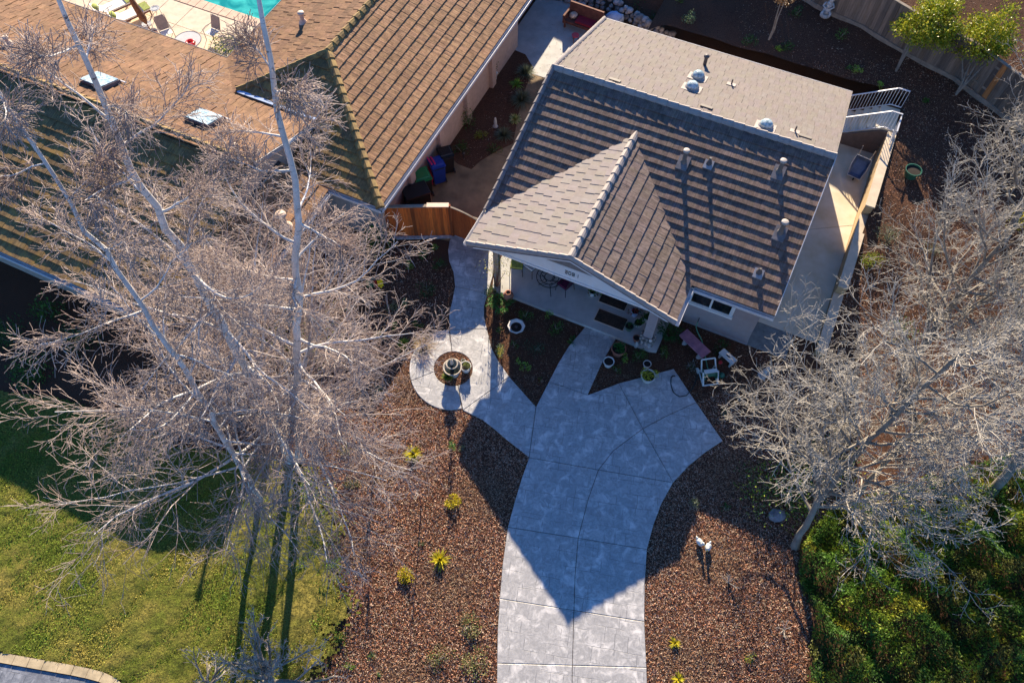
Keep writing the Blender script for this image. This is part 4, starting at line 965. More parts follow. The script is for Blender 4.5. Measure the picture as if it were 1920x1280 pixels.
hp = [W(1322, 706) + [0, 0, .25], W(1311, 696) + [0, 0, .10], W(1305, 712) + [0, 0, .03], W(1298, 730) + [0, 0, .065], W(1286, 743) + [0, 0, .065], W(1272, 745) + [0, 0, .065], W(1261, 736) + [0, 0, .065], W(1257, 720) + [0, 0, .065], W(1258, 709) + [0, 0, .065]]
t = thing('garden_hose', 'dark hose end looped onto the driveway corner', 'hose', W(1286, 743)); o_ = np.array(t.location)
MB().tube([tuple(p - o_) for p in resample(hp, .12)], .016, 6).build('hose', M['hose_dark'], t); q = hp[-1] - o_; MB().tube([tuple(q), tuple(q + [.05, .05, .02]), tuple(q + [.14, .05, .02])], [.02, .028, .02], 8).build('nozzle', M['black_metal'], t)
tag(MB().blob((0, 0, .11), (.11, .11, .11), 3, 12, 8, 0).build('ball', M['plastic_green'], smooth_=True), 'green ball on the mulch right of the hose reel', 'ball').location = tuple(W(1352, 706))
tag(MB().lathe([(.05, 0), (.07, .1), (.045, .12), (.005, .12)], n=8).build('plant_cup', M['ring_red']), 'tiny red cup on the mulch beside the pale block bench', 'cup').location = tuple(W(1350, 681))
t = unit(W(1298, 655), 'stone_bench', 'pink stone bench standing askew in the dark bed under the window', 'bench', math.radians(-52))
MB().box((0, 0, .43), (1.16, .40, .07)).build('seat', M['bench_pink'], t)
for s_ in (-1, 1): MB().lathe([(.13, 0), (.10, .06), (.075, .18), (.10, .33), (.14, .395)], (s_ * .36, 0, 0), 10, sx=.75, sy=1.2).build('leg', M['cast_stone'], t)
t = unit(W(1361, 676), 'block_bench', 'small pale grey bench with a slot, right of the pink bench', 'bench', math.radians(-50))
MB().box((0, 0, .30), (.62, .27, .05)).build('seat', M['plastic_white'], t); MB().box((0, 0, .328), (.16, .04, .012)).build('slot', M['black_metal'], t)
for s_ in (-1, 1): MB().box((s_ * .24, 0, .14), (.06, .24, .28)).build('leg', M['plastic_white'], t)
def cherub(u, v, label, s=1.0, rz=0.0, tilt=0.0, base=True):
    t = unit(W(u, v), 'statue', label, 'statue', rz); mb = MB()
    if base: mb.lathe([(.16 * s, 0), (.16 * s, .07 * s), (.13 * s, .09 * s)], n=12)
    z = .09 * s if base else 0
    mb.blob((0, 0, z + .14 * s), (.14 * s, .12 * s, .15 * s), 1, 10, 7, .08); mb.blob((.02 * s, -.02 * s, z + .34 * s), (.11 * s, .095 * s, .15 * s), 2, 10, 7, .06); mb.blob((.03 * s, -.05 * s, z + .54 * s), (.075 * s, .08 * s, .09 * s), 3, 10, 8, .05)
    for q in (-1, 1):
        mb.tube([(q * .10 * s, -.02 * s, z + .42 * s), (q * .17 * s, -.08 * s, z + .31 * s), (q * .06 * s, -.15 * s, z + .27 * s)], [.035 * s, .03 * s, .022 * s], 6)
        mb.tube([(q * .07 * s, -.05 * s, z + .12 * s), (q * .13 * s, -.18 * s, z + .13 * s), (q * .10 * s, -.22 * s, z + .02 * s)], [.05 * s, .04 * s, .03 * s], 6)
    mb.build('figure', M['cast_stone'], t, smooth_=True)
cherub(1428, 705, 'pale seated cherub statue in the dark mulch beyond the hose reel', .95, .5)
cherub(1546, 30, 'pale upright statue at the foot of the rear board fence', 1.35, -.3)
for u, v, lab, q in ((1310, 1018, 'left one of the two white goose figures on the sunny mulch', 1), (1326, 1027, 'right one of the two white goose figures on the sunny mulch', -1)):
    t = unit(W(u, v), 'goose_figure', lab, 'statue', .5 * q, 'white goose figures on the right-hand mulch'); t.scale = (.8, .8, .8)
    mb = MB(); mb.blob((0, 0, .17), (.12, .18, .13), 5, 10, 7, .06); mb.tube([(0, -.10, .22), (0, -.15, .34), (0, -.12, .42)], [.07, .045, .04], 8); mb.blob((0, -.15, .44), (.05, .075, .05), 6, 8, 6, .04); mb.tube([(0, .12, .2), (0, .24, .25)], [.07, .02], 6); mb.build('body', M['plastic_white'], t, smooth_=True)
    MB().tube([(0, -.21, .435), (0, -.27, .425)], [.02, .008], 6).build('beak', M['flag_yellow'], t)
    for s_ in (-1, 1): MB().tube([(s_ * .05, 0, 0), (s_ * .05, 0, .08)], .014, 5).build('leg', M['flag_yellow'], t)
t = unit(W(1192, 650), 'figurine', 'little white figurine at the corner of the porch floor', 'figurine'); mb = MB(); mb.lathe([(.06, 0), (.07, .05), (.045, .14), (.05, .2), (.03, .24), (.045, .29), (.005, .34)], n=10); mb.build('body', M['plastic_white'], t, smooth_=True); MB().blob((.04, -.02, .2), (.035, .03, .05), 2, 6, 5).build('arm', M['plastic_white'], t)
t = unit(W(929, 238), 'statue', 'slender white garden figure in the bed by neighbour\'s wall', 'statue'); MB().lathe([(.09, 0), (.1, .05), (.05, .1), (.07, .25), (.06, .38), (.03, .42), (.05, .47), (.005, .54)], n=10).build('figure', M['plastic_white'], t, smooth_=True); MB().lathe([(.12, 0), (.12, .04)], n=10).build('plinth', M['cast_stone'], t)
# garden flag
t = unit(W(706, 553), 'garden_flag', 'yellow and red garden flag on a short pole in the left bed', 'flag', .2); MB().tube([(0, 0, 0), (0, 0, .95), (.36, 0, .95)], .012, 5).build('pole', M['black_metal'], t)
def cloth(x0, x1, z0, z1, y=0): 
    mb = MB(); vs = []; nx = 6
    for i in range(nx + 1):
        x = x0 + (x1 - x0) * i / nx
        for z in (z0, z1): vs += [(x, y + .05 * math.sin(i * 1.4 + z), z), (x, y + .006 + .05 * math.sin(i * 1.4 + z), z)]
    fs = []
    for i in range(nx):
        a = i * 4; fs += [(a, a + 4, a + 6, a + 2), (a + 3, a + 7, a + 5, a + 1), (a + 2, a + 6, a + 7, a + 3), (a + 1, a + 5, a + 4, a)]
    fs += [(0, 2, 3, 1), (nx * 4 + 1, nx * 4 + 3, nx * 4 + 2, nx * 4)]
    return mb.add(vs, fs)
fl = cloth(.14, .34, .45, .94).build('cloth', M['flag_yellow'], t); cloth(.02, .14, .45, .94).build('stripe', M['flag_red'], fl)
t = unit(W(692, 552), 'garden_flag', 'dark green garden flag half hidden by twigs in the left bed', 'flag', .5); MB().tube([(0, 0, 0), (0, 0, .95), (.36, 0, .95)], .012, 5).build('pole', M['black_metal'], t); cloth(.02, .34, .4, .94).build('cloth', M['flag_green'], t)
# wheelbarrow leaning on the retaining wall
t = unit(ab2w(3.55, 25.55), 'wheelbarrow', 'blue wheelbarrow tipped upright against the tan retaining wall', 'wheelbarrow', -PH - .15)
mb = MB(); L0 = [(-.26, -.42), (.26, -.42), (.32, .0), (.30, .42), (-.30, .42), (-.32, 0)]
tilt = math.radians(52)
def tl(x, y, z): return (x, y * math.cos(tilt) - z * math.sin(tilt), .55 + y * math.sin(tilt) + z * math.cos(tilt))
o1 = [tl(x, y, 0) for x, y in L0]; o2 = [tl(x * .72, y * .72, -.22) for x, y in L0]; o3 = [tl(x * .90, y * .90, 0.0) for x, y in L0]; o4 = [tl(x * .68, y * .68, -.19) for x, y in L0]
nn_ = 6; mb.add(o1 + o2, [(i, (i + 1) % nn_, (i + 1) % nn_ + nn_, i + nn_) for i in range(nn_)] + [tuple(range(2 * nn_ - 1, nn_ - 1, -1))]); mb.build('tub_shell', M['barrow_blue'], t)
MB().add(o3 + o4, [(i + nn_, (i + 1) % nn_ + nn_, (i + 1) % nn_, i) for i in range(nn_)] + [tuple(range(nn_, 2 * nn_))]).build('tub', M['barrow_blue'], t)
rim = o1 + [o1[0]]; MB().tube(rim, .022, 6).build('rim', M['barrow_grey'], t)
MB().tube([tl(0, -.62, -.30), tl(.06, -.62, -.30)], .17, 14).build('wheel', M['bin_black'], t)
for s_ in (-1, 1): MB().tube([tl(s_ * .05, -.62, -.28), tl(s_ * .2, 0, -.24), tl(s_ * .27, .8, -.16)], .018, 6).build('handle', M['beam_wood'], t)
t = unit(W(1706, 330), 'compost_tub', 'dark teal tub on the slope behind the retaining wall', 'tub', .4); MB().lathe([(.22, 0), (.30, .34), (.32, .36), (.29, .36), (.21, .04)], n=14).build('tub', M['plastic_green'], t); MB().lathe([(.27, .3), (.005, .31)], n=14).build('soil', M['pot_soil'], t)
# path lights by the neighbour's bed
for u, v, lab in ((931, 150, 'short white stake light near the top of the passage bed'), (870, 300, 'short dark stake light at the corner of the passage bed')):
    t = unit(W(u, v), 'stake_light', lab, 'garden light'); MB().tube([(0, 0, 0), (0, 0, .38)], .014, 6).build('stake', M['plastic_white' if v < 200 else 'black_metal'], t); MB().lathe([(.06, .36), (.075, .40), (.02, .46), (.004, .47)], n=10).build('hood', M['plastic_white' if v < 200 else 'black_metal'], t)
# bench and cloth behind the house
t = unit(W(1088, 55, 0), 'garden_sofa', 'rust brown garden sofa with wine cushion at the edge of the shaded patio', 'sofa', -PH + math.radians(-4))
MB().box((0.1, 0, .36), (1.7, .62, .12)).build('seat', M['bench_brown'], t); MB().box((.1, .33, .70), (1.7, .10, .62), rx=-.15).build('backrest', M['bench_brown'], t)
for s_ in (-1, 1): MB().box((.1 + s_ * .85, 0, .48), (.09, .66, .40)).build('armrest', M['bench_brown'], t)
MB().box((.25, .02, .47), (.9, .5, .12)).build('cushion', M['cushion_red'], t); MB().blob((-.45, .1, .52), (.2, .2, .14), 3).build('pillow', M['flue_cream'], t)
for sx in (-.7, .9):
    for sy in (-.25, .25): MB().box((sx, sy, .15), (.07, .07, .3)).build('leg', M['bench_brown'], t)
t = unit(W(1150, 44, 0.0), 'laundry_bundle', 'light blue cloth bundle behind the rear eave', 'cloth'); MB().blob((0, 0, .3), (.42, .25, .3), 4, 10, 6, .25).build('cloth', M['cloth_blue'], t, smooth_=True); MB().blob((.25, .1, .2), (.3, .2, .2), 6, 8, 6, .25).build('fold', M['plastic_white'], t, smooth_=True)
t = unit(W(1000, 62), 'garden_stool', 'small dark red stool on the shaded patio beside the house', 'stool'); t.location = tuple(W(1078, 78, 0)); MB().lathe([(.17, .32), (.18, .36), (.005, .37)], n=12).build('seat', M['ring_red'], t)
for k in range(3): q = 2.1 * k; MB().tube([(.12 * math.cos(q), .12 * math.sin(q), .33), (.17 * math.cos(q), .17 * math.sin(q), 0)], .018, 5).build('leg', M['bench_brown'], t)

# ---- pool terrace furniture
def sling_chair(p, rz, label):
    t = unit(p, 'sling_chair', label, 'chair', rz)
    MB().add([(-.24, -.22, .42), (.24, -.22, .42), (.24, .24, .38), (-.24, .24, .38), (-.24, -.22, .405), (.24, -.22, .405), (.24, .24, .365), (-.24, .24, .365)], [(0, 1, 2, 3), (7, 6, 5, 4), (0, 4, 5, 1), (1, 5, 6, 2), (2, 6, 7, 3), (3, 7, 4, 0)]).build('seat', M['sling_cream'], t)
    mb = MB(); vs = [(-.23, .24, .40), (.23, .24, .40), (.25, .40, .80), (.20, .47, .98), (-.20, .47, .98), (-.25, .40, .80)]; v2 = [(x, y + .02, z) for x, y, z in vs]
    mb.add(vs + v2, [(0, 1, 2, 3, 4, 5), (11, 10, 9, 8, 7, 6)] + [(i, i + 6, (i + 1) % 6 + 6, (i + 1) % 6) for i in range(6)]); mb.build('backrest', M['sling_grey'], t)
    for s_ in (-1, 1):
        MB().tube([(s_ * .27, -.26, 0), (s_ * .27, -.24, .60), (s_ * .28, 0, .63), (s_ * .27, .30, .58)], .016, 6).build('arm_frame', M['sling_grey'], t)
        MB().tube([(s_ * .26, .30, 0), (s_ * .26, .26, .42), (s_ * .25, .47, .98)], .016, 6).build('back_leg', M['sling_grey'], t)
sling_chair(ab2w(-27.1, 20.5), -PH + 1.0, 'grey sling chair left of the glass table by the pool')
sling_chair(ab2w(-25.2, 21.4), -PH - .1, 'grey sling chair nearest the pool, behind the glass table')
t = unit(ab2w(-25.55, 20.2), 'patio_table', 'round glass patio table at neighbour\'s rear eave', 'table'); MB().lathe([(.0, .70), (.58, .70), (.58, .715), (.005, .716)], n=28).build('top', M['table_glass'], t); MB().tube([(.6 * math.cos(k * .2244), .6 * math.sin(k * .2244), .705) for k in range(29)], .022, 6).build('rim', M['sling_grey'], t)
for k in range(4): q = k * 1.571 + .6; MB().tube([(.45 * math.cos(q), .45 * math.sin(q), .69), (.2 * math.cos(q), .2 * math.sin(q), .35), (.42 * math.cos(q), .42 * math.sin(q), 0)], .018, 6).build('leg', M['sling_grey'], t)
t = unit(ab2w(-25.25, 20.05, .72), 'swim_ring', 'red swim ring lying on the glass patio table', 'swim ring'); MB().tube([(.17 * math.cos(k * .524), .17 * math.sin(k * .524), .07) for k in range(13)], .068, 8).build('ring', M['ring_red'], t, smooth_=True); MB().tube([(.2, 0, .13), (.24, .05, .12)], .02, 6).build('valve', M['plastic_white'], t)
def lounger(p, rz, label):
    t = unit(p, 'pool_lounger', label, 'lounger', rz, 'loungers by the pool'); f = MB()
    for s_ in (-1, 1): f.bar((s_ * .32, -.95, .30), (s_ * .32, .95, .30), .04, .05)
    f.build('frame', M['bench_brown'], t); MB().box((0, -.25, .36), (.62, 1.3, .07)).build('mattress', M['sling_cream'], t); MB().box((0, .66, .52), (.62, .68, .07), rx=.6).build('backrest', M['sling_cream'], t)
    MB().blob((0, .78, .66), (.28, .16, .10), 2, 10, 6, .06).build('pillow', M['cushion_green'], t, smooth_=True)
    MB().box((0, -.72, .415), (.60, .34, .04)).build('towel', M['cushion_green'], t)
    for sx in (-.3, .3):
        for sy in (-.8, .75): MB().box((sx, sy, .15), (.05, .05, .3)).build('leg', M['bench_brown'], t)
lounger(ab2w(-30.6, 21.0), -PH + 2.7, 'cream pool lounger with green cushions, left one')
lounger(ab2w(-29.5, 20.9), -PH + 2.7, 'cream pool lounger with green cushions, right one beside the brown parasol')
def wire_table(p, label):
    t = unit(p, 'wire_table', label, 'side table'); mb = MB(); 
    for rr_ in (.22, .14): mb.tube([(rr_ * math.cos(k * .449), rr_ * math.sin(k * .449), .45) for k in range(15)], .012, 5)
    mb.lathe([(.0, .44), (.2, .44), (.2, .446), (.005, .447)], n=18); mb.build('top', M['table_glass'], t)
    for k in range(3): q = 2.09 * k; MB().tube([(.19 * math.cos(q), .19 * math.sin(q), .45), (.23 * math.cos(q), .23 * math.sin(q), 0)], .012, 5).build('leg', M['sling_grey'], t)
wire_table(ab2w(-28.6, 21.6), 'round wire side table standing free on the pool terrace'); wire_table(ab2w(-28.25, 20.55), 'round wire side table under the folded parasol')
t = unit(ab2w(-28.0, 20.45), 'folded_parasol', 'folded brown parasol leaning beside the loungers', 'parasol', .3); MB().tube([(0, 0, 0), (-.35, .4, 2.2)], .025, 8).build('pole', M['bench_brown'], t); MB().tube([(-.09, .1, .55), (-.14, .17, .8), (-.26, .3, 1.5), (-.36, .42, 2.25)], [.05, .17, .13, .03], 9).build('canopy', M['canvas_brown'], t); MB().lathe([(.25, 0), (.25, .06), (.05, .1)], n=14).build('base', M['bench_brown'], t)

# ---- porch furniture (house coordinates)
def at_porch(a, b): return ab2w(a, b, .15)
for a, b, rz, lab, w, d in ((-2.95, 14.82, 0, 'brown door mat at the porch edge by the walkway', 1.1, .52), (-3.15, 15.63, 0, 'brown door mat in front of the front door', 1.0, .50)):
    t = unit(at_porch(a, b), 'door_mat', lab, 'mat', -PH + rz); MB().box((0, 0, .012), (w, d, .02)).build('pile', M['mat_brown'], t)
    mb = MB()
    for x0, y0, sx, sy in ((0, d / 2, w + .05, .05), (0, -d / 2, w + .05, .05), (w / 2, 0, .05, d), (-w / 2, 0, .05, d)): mb.box((x0, y0, .009), (sx, sy, .016))
    mb.build('border', M['flue_cream'], t)
t = unit(at_porch(-5.55, 15.15), 'bistro_table', 'round black wire table on the shaded porch', 'table', .3); mb = MB()
for rr_ in (.48, .34, .18): mb.tube([(rr_ * math.cos(k * .2618), rr_ * math.sin(k * .2618), .72) for k in range(25)], .016, 5)
for k in range(10): q = k * .628; mb.tube([(.18 * math.cos(q), .18 * math.sin(q), .72), (.34 * math.cos(q + .35), .34 * math.sin(q + .35), .72), (.48 * math.cos(q), .48 * math.sin(q), .72)], .009, 4)
mb.build('top', M['black_metal'], t)
for k in range(3): q = 2.09 * k + .4; MB().tube([(.3 * math.cos(q), .3 * math.sin(q), .70), (.1 * math.cos(q), .1 * math.sin(q), .38), (.40 * math.cos(q), .40 * math.sin(q), 0)], .016, 5).build('leg', M['black_metal'], t)
def bistro_chair(a, b, rz, cush, label):
    t = unit(at_porch(a, b), 'bistro_chair', label, 'chair', -PH + rz)
    MB().box((0, 0, .47), (.46, .44, .07), taper=.94).build('cushion', M[cush], t)
    mb = MB(); mb.tube([(-.22, .22, .45), (-.22, .30, .85), (-.12, .33, .98), (.12, .33, .98), (.22, .30, .85), (.22, .22, .45)], .014, 6)
    for x in (-.11, 0, .11): mb.tube([(x, .23, .46), (x * 1.3, .28, .72), (x * .6, .33, .97)], .009, 5)
    mb.build('backrest', M['black_metal'], t); MB().tube([(-.23, -.22, .42), (.23, -.22, .42), (.23, .22, .42), (-.23, .22, .42), (-.23, -.22, .42)], .013, 5).build('seat_frame', M['black_metal'], t)
    for sx in (-1, 1):
        for sy in (-1, 1): MB().tube([(sx * .22, sy * .21, .42), (sx * .25, sy * .25, 0)], .014, 5).build('leg', M['black_metal'], t)
bistro_chair(-4.98, 15.32, -1.9, 'cushion_wine', 'iron chair with wine red cushion right of the porch table')
bistro_chair(-6.45, 15.55, 1.3, 'cushion_pale', 'iron chair with pale cushion left of the porch table')
bistro_chair(-6.95, 15.35, .3, 'cushion_green', 'iron chair with yellowish cushion nearest the left porch post')
bistro_chair(-5.55, 16.0, 0.0, 'cushion_red', 'iron chair with red cushion behind the porch table')
# trellis of thin black rods at the edge of the round patio
t = unit(W(920, 650), 'wire_trellis', 'thin black wire trellis at the edge of the round patio', 'trellis', -1.0); 
for x in (-.16, .16): MB().tube([(x, 0, 0), (x * .9, .04, .62)], .009, 5).build('rod', M['black_metal'], t)
for z in (.18, .34, .52): MB().tube([(-.18, z * .06, z), (.18, z * .06, z)], .008, 5).build('crossbar', M['black_metal'], t)
# fountain in the round bed
t = unit(W(850, 700), 'fountain', 'three-tier stone fountain in the middle of the round patio', 'fountain')
MB().lathe([(.20, 0), (.22, .05), (.15, .10), (.11, .2), (.13, .30), (.10, .34)], n=16).build('pedestal', M['fountain_stone'], t, smooth_=True)
MB().lathe([(.10, .33), (.24, .37), (.33, .45), (.34, .48), (.31, .485), (.27, .44), (.06, .42)], n=22).build('lower_bowl', M['fountain_stone'], t, smooth_=True)
MB().lathe([(.055, .40), (.07, .50), (.055, .60), (.10, .63), (.19, .67), (.22, .72), (.205, .735), (.16, .70), (.04, .68)], n=20).build('upper_bowl', M['fountain_stone'], t, smooth_=True)
MB().lathe([(.04, .66), (.055, .74), (.03, .80), (.06, .86), (.05, .92), (.02, .97), (.004, 1.02)], n=12).build('finial', M['fountain_stone'], t, smooth_=True)
for rr_, z in ((.275, .455), (.165, .712)): MB().lathe([(rr_, z), (.005, z + .001)], n=20).build('water', M['glass'], t)
mb = MB(); q = px_poly(arc(ic, (35.4, 31.4), 0, 352, 40)); mb.prism(q, 0, .03); struct(mb.build('round_bed', M['mulch_soil'])); ROUND_BED = q
# ================================================================= plants
def nrm(v): return v / (np.linalg.norm(v, axis=-1, keepdims=True) + 1e-9)
def leaves(c, d, ln, wd, cols, rs, up=None):
    """one folded leaf per centre c, pointing along d"""
    n = len(c); d = nrm(d); r = nrm(rs.normal(size=(n, 3))); w = nrm(np.cross(d, r)); f = np.cross(w, d)
    ln = ln[:, None]; wd = wd[:, None]
    V = np.stack([c, c + d * ln * .5 + w * wd * .5 + f * wd * .18, c + d * ln, c + d * ln * .5 - w * wd * .5 + f * wd * .18], 1).reshape(-1, 3)
    F = np.arange(n * 4).reshape(n, 4); return V, F, np.repeat(cols, 4, 0)
def pick(pal, n, rs, var=.25):
    pal = np.array(pal, float); c = pal[rs.integers(0, len(pal), n)]; return np.clip(c * (1 + rs.uniform(-var, var, (n, 1))), 0, 1)
GREEN = [(.07, .17, .03), (.10, .23, .04), (.05, .12, .022)]; DKGREEN = [(.045, .12, .026), (.06, .15, .035)]
YGREEN = [(.26, .33, .035), (.34, .38, .05), (.17, .25, .03)]; YELLOW = [(.66, .54, .025), (.56, .48, .035), (.38, .38, .035)]
VARIE = [(.55, .54, .20), (.66, .62, .30), (.24, .32, .08)]; GREY_G = [(.16, .19, .12), (.22, .25, .17), (.10, .13, .07)]
LIME = [(.26, .46, .06), (.34, .56, .09), (.17, .34, .04)]; BROWN = [(.22, .12, .05), (.30, .17, .07), (.14, .075, .03)]; SAGE = [(.22, .26, .12), (.30, .32, .16), (.14, .18, .06)]
STRAW = [(.42, .32, .18), (.30, .21, .11), (.5, .4, .25)]; MIXL = [(.24, .28, .08), (.34, .34, .14), (.14, .18, .05), (.38, .33, .16)]
PSEED = [0]
def foliage_np(kind, r, h, n, size, pal, rs, lift=0.0):
    if kind == 'bush':
        k = max(4, int(6 * r / .3)); cc = nrm(rs.normal(size=(k, 3))) * rs.uniform(.3, .75, (k, 1)); cc[:, 2] = np.abs(cc[:, 2]) * .9 + .1
        i = rs.integers(0, k, n); q = nrm(rs.normal(size=(n, 3))) * rs.uniform(.25, .55, (n, 1)); p = (cc[i] + q); p[:, 2] = np.abs(p[:, 2]); out = nrm(p + rs.normal(size=(n, 3)) * .6 + [0, 0, .5]); p = p * [r, r, h]; 
        return leaves(p + [0, 0, lift], out, rs.uniform(.7, 1.4, n) * size, rs.uniform(.4, .65, n) * size, pick(pal, n, rs), rs)
    if kind == 'spike':
        az = rs.uniform(0, 6.283, n); el = rs.uniform(.25, 1.45, n); d = np.stack([np.cos(az) * np.cos(el), np.sin(az) * np.cos(el), np.sin(el)], 1)
        L_ = rs.uniform(.6, 1.05, n) * math.hypot(r, h) * .95; b0 = np.zeros((n, 3)); b0[:, :2] = d[:, :2] * .03
        w = nrm(np.cross(d, [0, 0, 1])); c = pick(pal, n, rs); V = []
        mid = b0 + d * (L_ * .55)[:, None]; tip = b0 + (d * [1.15, 1.15, 1]) * L_[:, None] - np.array([0, 0, .35]) * (L_ * np.cos(el) ** 2)[:, None]
        mid *= [1, 1, 1]; ws = (size * rs.uniform(.7, 1.2, n))[:, None]
        V = np.stack([b0 - w * ws * .3, b0 + w * ws * .3, mid + w * ws * .5, mid - w * ws * .5, tip, tip], 1)
        idx = np.arange(n)[:, None] * 6; F1 = idx + [[0, 1, 2, 3]]; F2 = idx + [[3, 2, 4, 5]]
        V = V.reshape(-1, 3); V[:, 2] = np.maximum(V[:, 2], .01) + lift; return V, np.concatenate([F1, F2]), np.repeat(c, 6, 0)
    if kind == 'fern':
        fr = max(7, n // 22); Vs, Fs, Cs = [], [], []; o = 0
        for k in range(fr):
            az = 6.283 * k / fr + rs.uniform(-.2, .2); L_ = r * rs.uniform(.8, 1.2); tt = np.linspace(.15, 1, 11)
            px_ = np.stack([np.cos(az) * tt * L_, np.sin(az) * tt * L_, h * np.sin(np.minimum(tt * 2.0, 2.6)) + .02], 1); sd_ = np.array([-math.sin(az), math.cos(az), 0])
            for s_ in (-1, 1):
                d = sd_ * s_ + np.array([math.cos(az), math.sin(az), 0]) * .5 + [0, 0, -.1]; l = size * 2.2 * np.sin(tt * 2.6 + .3).clip(.15)
                V, F, C = leaves(px_, np.tile(d, (11, 1)), l, np.full(11, size * .75), pick(pal, 11, rs), rs); Vs.append(V); Fs.append(F + o); Cs.append(C); o += len(V)
        V = np.concatenate(Vs); V[:, 2] += lift; return V, np.concatenate(Fs), np.concatenate(Cs)
def stems(n, r, h, rs, rad=.012, lift=0.0, mat='grey_bark'):
    mb = MB()
    for k in range(n):
        q = rs.uniform(0, 6.283); e = rs.uniform(.3, .7)
        mb.tube([(0, 0, lift), (math.cos(q) * r * e * .5, math.sin(q) * r * e * .5, lift + h * .45), (math.cos(q) * r * e, math.sin(q) * r * e, lift + h * .85)], [rad, rad * .8, rad * .4], 5)
    return mb
def plant(u, v, kind, r, h, n, size, pal, label, cat='shrub', name=None, z=None, mat='leaf'):
    PSEED[0] += 1; rs = np.random.default_rng(100 + PSEED[0]); p = W(u, v) if z is None else W(u, v, z)
    t = thing(name or {'bush': 'shrub', 'spike': 'spiky_plant', 'fern': 'fern'}[kind], label, cat, p, rs.uniform(0, 6))
    V, F, C = foliage_np(kind, r, h, n, size, pal, rs); mesh_np('foliage', V, F, M[mat], t, C)
    stems(4 if kind == 'bush' else 2, r, h * (.8 if kind == 'bush' else .3), rs).build('stem', M['grey_bark'], t); return t
# sunny mulch left of the driveway
plant(775, 852, 'spike', .22, .28, 170, .03, YELLOW, 'bright yellow shrub on the mulch nearest the round patio')
plant(848, 943, 'bush', .27, .30, 420, .055, YELLOW[:2], 'bright yellow shrub close to the dark shadow left of the driveway')
plant(825, 1050, 'spike', .25, .28, 130, .035, YELLOW, 'bright yellow shrub, right one of the low pair on the mulch')
plant(762, 1075, 'bush', .30, .26, 440, .055, YELLOW[:2], 'bright yellow shrub, left one of the low pair on the mulch')
plant(882, 1172, 'bush', .45, .32, 420, .055, MIXL, 'loose pale green shrub, upper of the two beside the driveway edge')
plant(886, 1240, 'bush', .48, .34, 460, .055, MIXL, 'loose pale green shrub, lower of the two beside the driveway edge')
plant(822, 1236, 'bush', .42, .26, 340, .05, MIXL, 'loose pale green shrub left of the driveway pair, near the frame bottom')
plant(846, 845, 'bush', .17, .8, 160, .06, GREEN, 'tall thin leafy plant casting a long shadow on the mulch')
plant(868, 842, 'bush', .12, .18, 60, .05, SAGE, 'tiny grey-green plant beside the tall thin leafy plant')
plant(795, 648, 'spike', .5, .42, 260, .02, STRAW, 'dry straw coloured grass tuft beside the round patio', 'grass')
plant(790, 1020, 'bush', .12, .10, 40, .04, GREEN, 'tiny weed on the mulch between the yellow shrubs')
plant(656, 1250, 'bush', .14, .12, 60, .045, LIME, 'small lime weed at the lawn corner near the frame bottom')
plant(698, 1228, 'bush', .15, .12, 60, .045, GREEN, 'small green weed on the mulch, left of the pale shrubs')
plant(712, 1262, 'bush', .12, .1, 50, .04, GREEN, 'small green weed at the frame bottom left of the pale shrubs')
plant(652, 848, 'bush', .3, .14, 150, .05, YGREEN, 'low yellow-green patch beside the birch trunks')
for i_, (u, v, r, pal, lab) in enumerate(((602, 965, .3, LIME, 'green weed clump on the lawn edge beside the trunk shadows, upper'), (596, 1012, .34, GREEN, 'green weed clump on the lawn edge, second from the trunk base'), (622, 1058, .28, LIME, 'lime weed clump where lawn meets mulch, level with the yellow pair'), (606, 1108, .36, GREEN, 'broad green weed clump on the lawn edge'), (596, 1160, .4, LIME, 'broad lime weed clump on the lawn edge near the bare shrub'), (634, 1195, .26, GREEN, 'green weed clump on the mulch side of the lawn corner'), (566, 1062, .24, LIME, 'lime weed clump right of the double trunk shadow'), (660, 905, .25, SAGE, 'dull weed clump on bare soil right of the birches'))):
    plant(u, v, 'bush', r, .16, int(900 * r), .05, pal, lab, 'weeds', 'weed_clump')
for i_, (u, v, r, h, pal, lab) in enumerate(((768, 500, .2, .22, LIME, 'lime plant in the bed below the cedar fence, left one'), (818, 468, .2, .25, LIME, 'lime plant in the bed below the cedar fence, near the gate'), (742, 612, .16, .18, LIME, 'lime seedling in the dark bed left of the curved path'), (785, 610, .22, .2, GREEN, 'green plant in the dark bed above the straw tuft'), (1072, 640, .2, .2, GREEN, 'green plant in the porch bed beside the walkway'), (985, 690, .18, .18, LIME, 'lime plant in the lower half of the porch bed'), (1030, 590, .2, .22, LIME, 'lime plant against the porch floor edge'), (1175, 672, .2, .2, LIME, 'lime plant between the terracotta and the small pale pot'))):
    plant(u, v, 'bush', r, h, int(700 * r), .055, pal, lab)
# sunny mulch on the right
plant(1265, 1205, 'spike', .17, .14, 60, .03, YELLOW, 'small yellow plant on the right-hand mulch beside the driveway')
plant(1272, 1272, 'spike', .18, .16, 60, .03, YELLOW, 'small yellow plant at the frame bottom right of the driveway')
plant(1408, 1232, 'bush', .2, .2, 110, .045, YGREEN, 'yellow-green plant beside the tree shadow on the right')
plant(1302, 945, 'bush', .2, .35, 120, .05, SAGE, 'upright sage plant in the shade right of the driveway')
plant(1360, 955, 'bush', .18, .16, 80, .05, GREEN, 'low green plant in the shade beyond the sage plant')
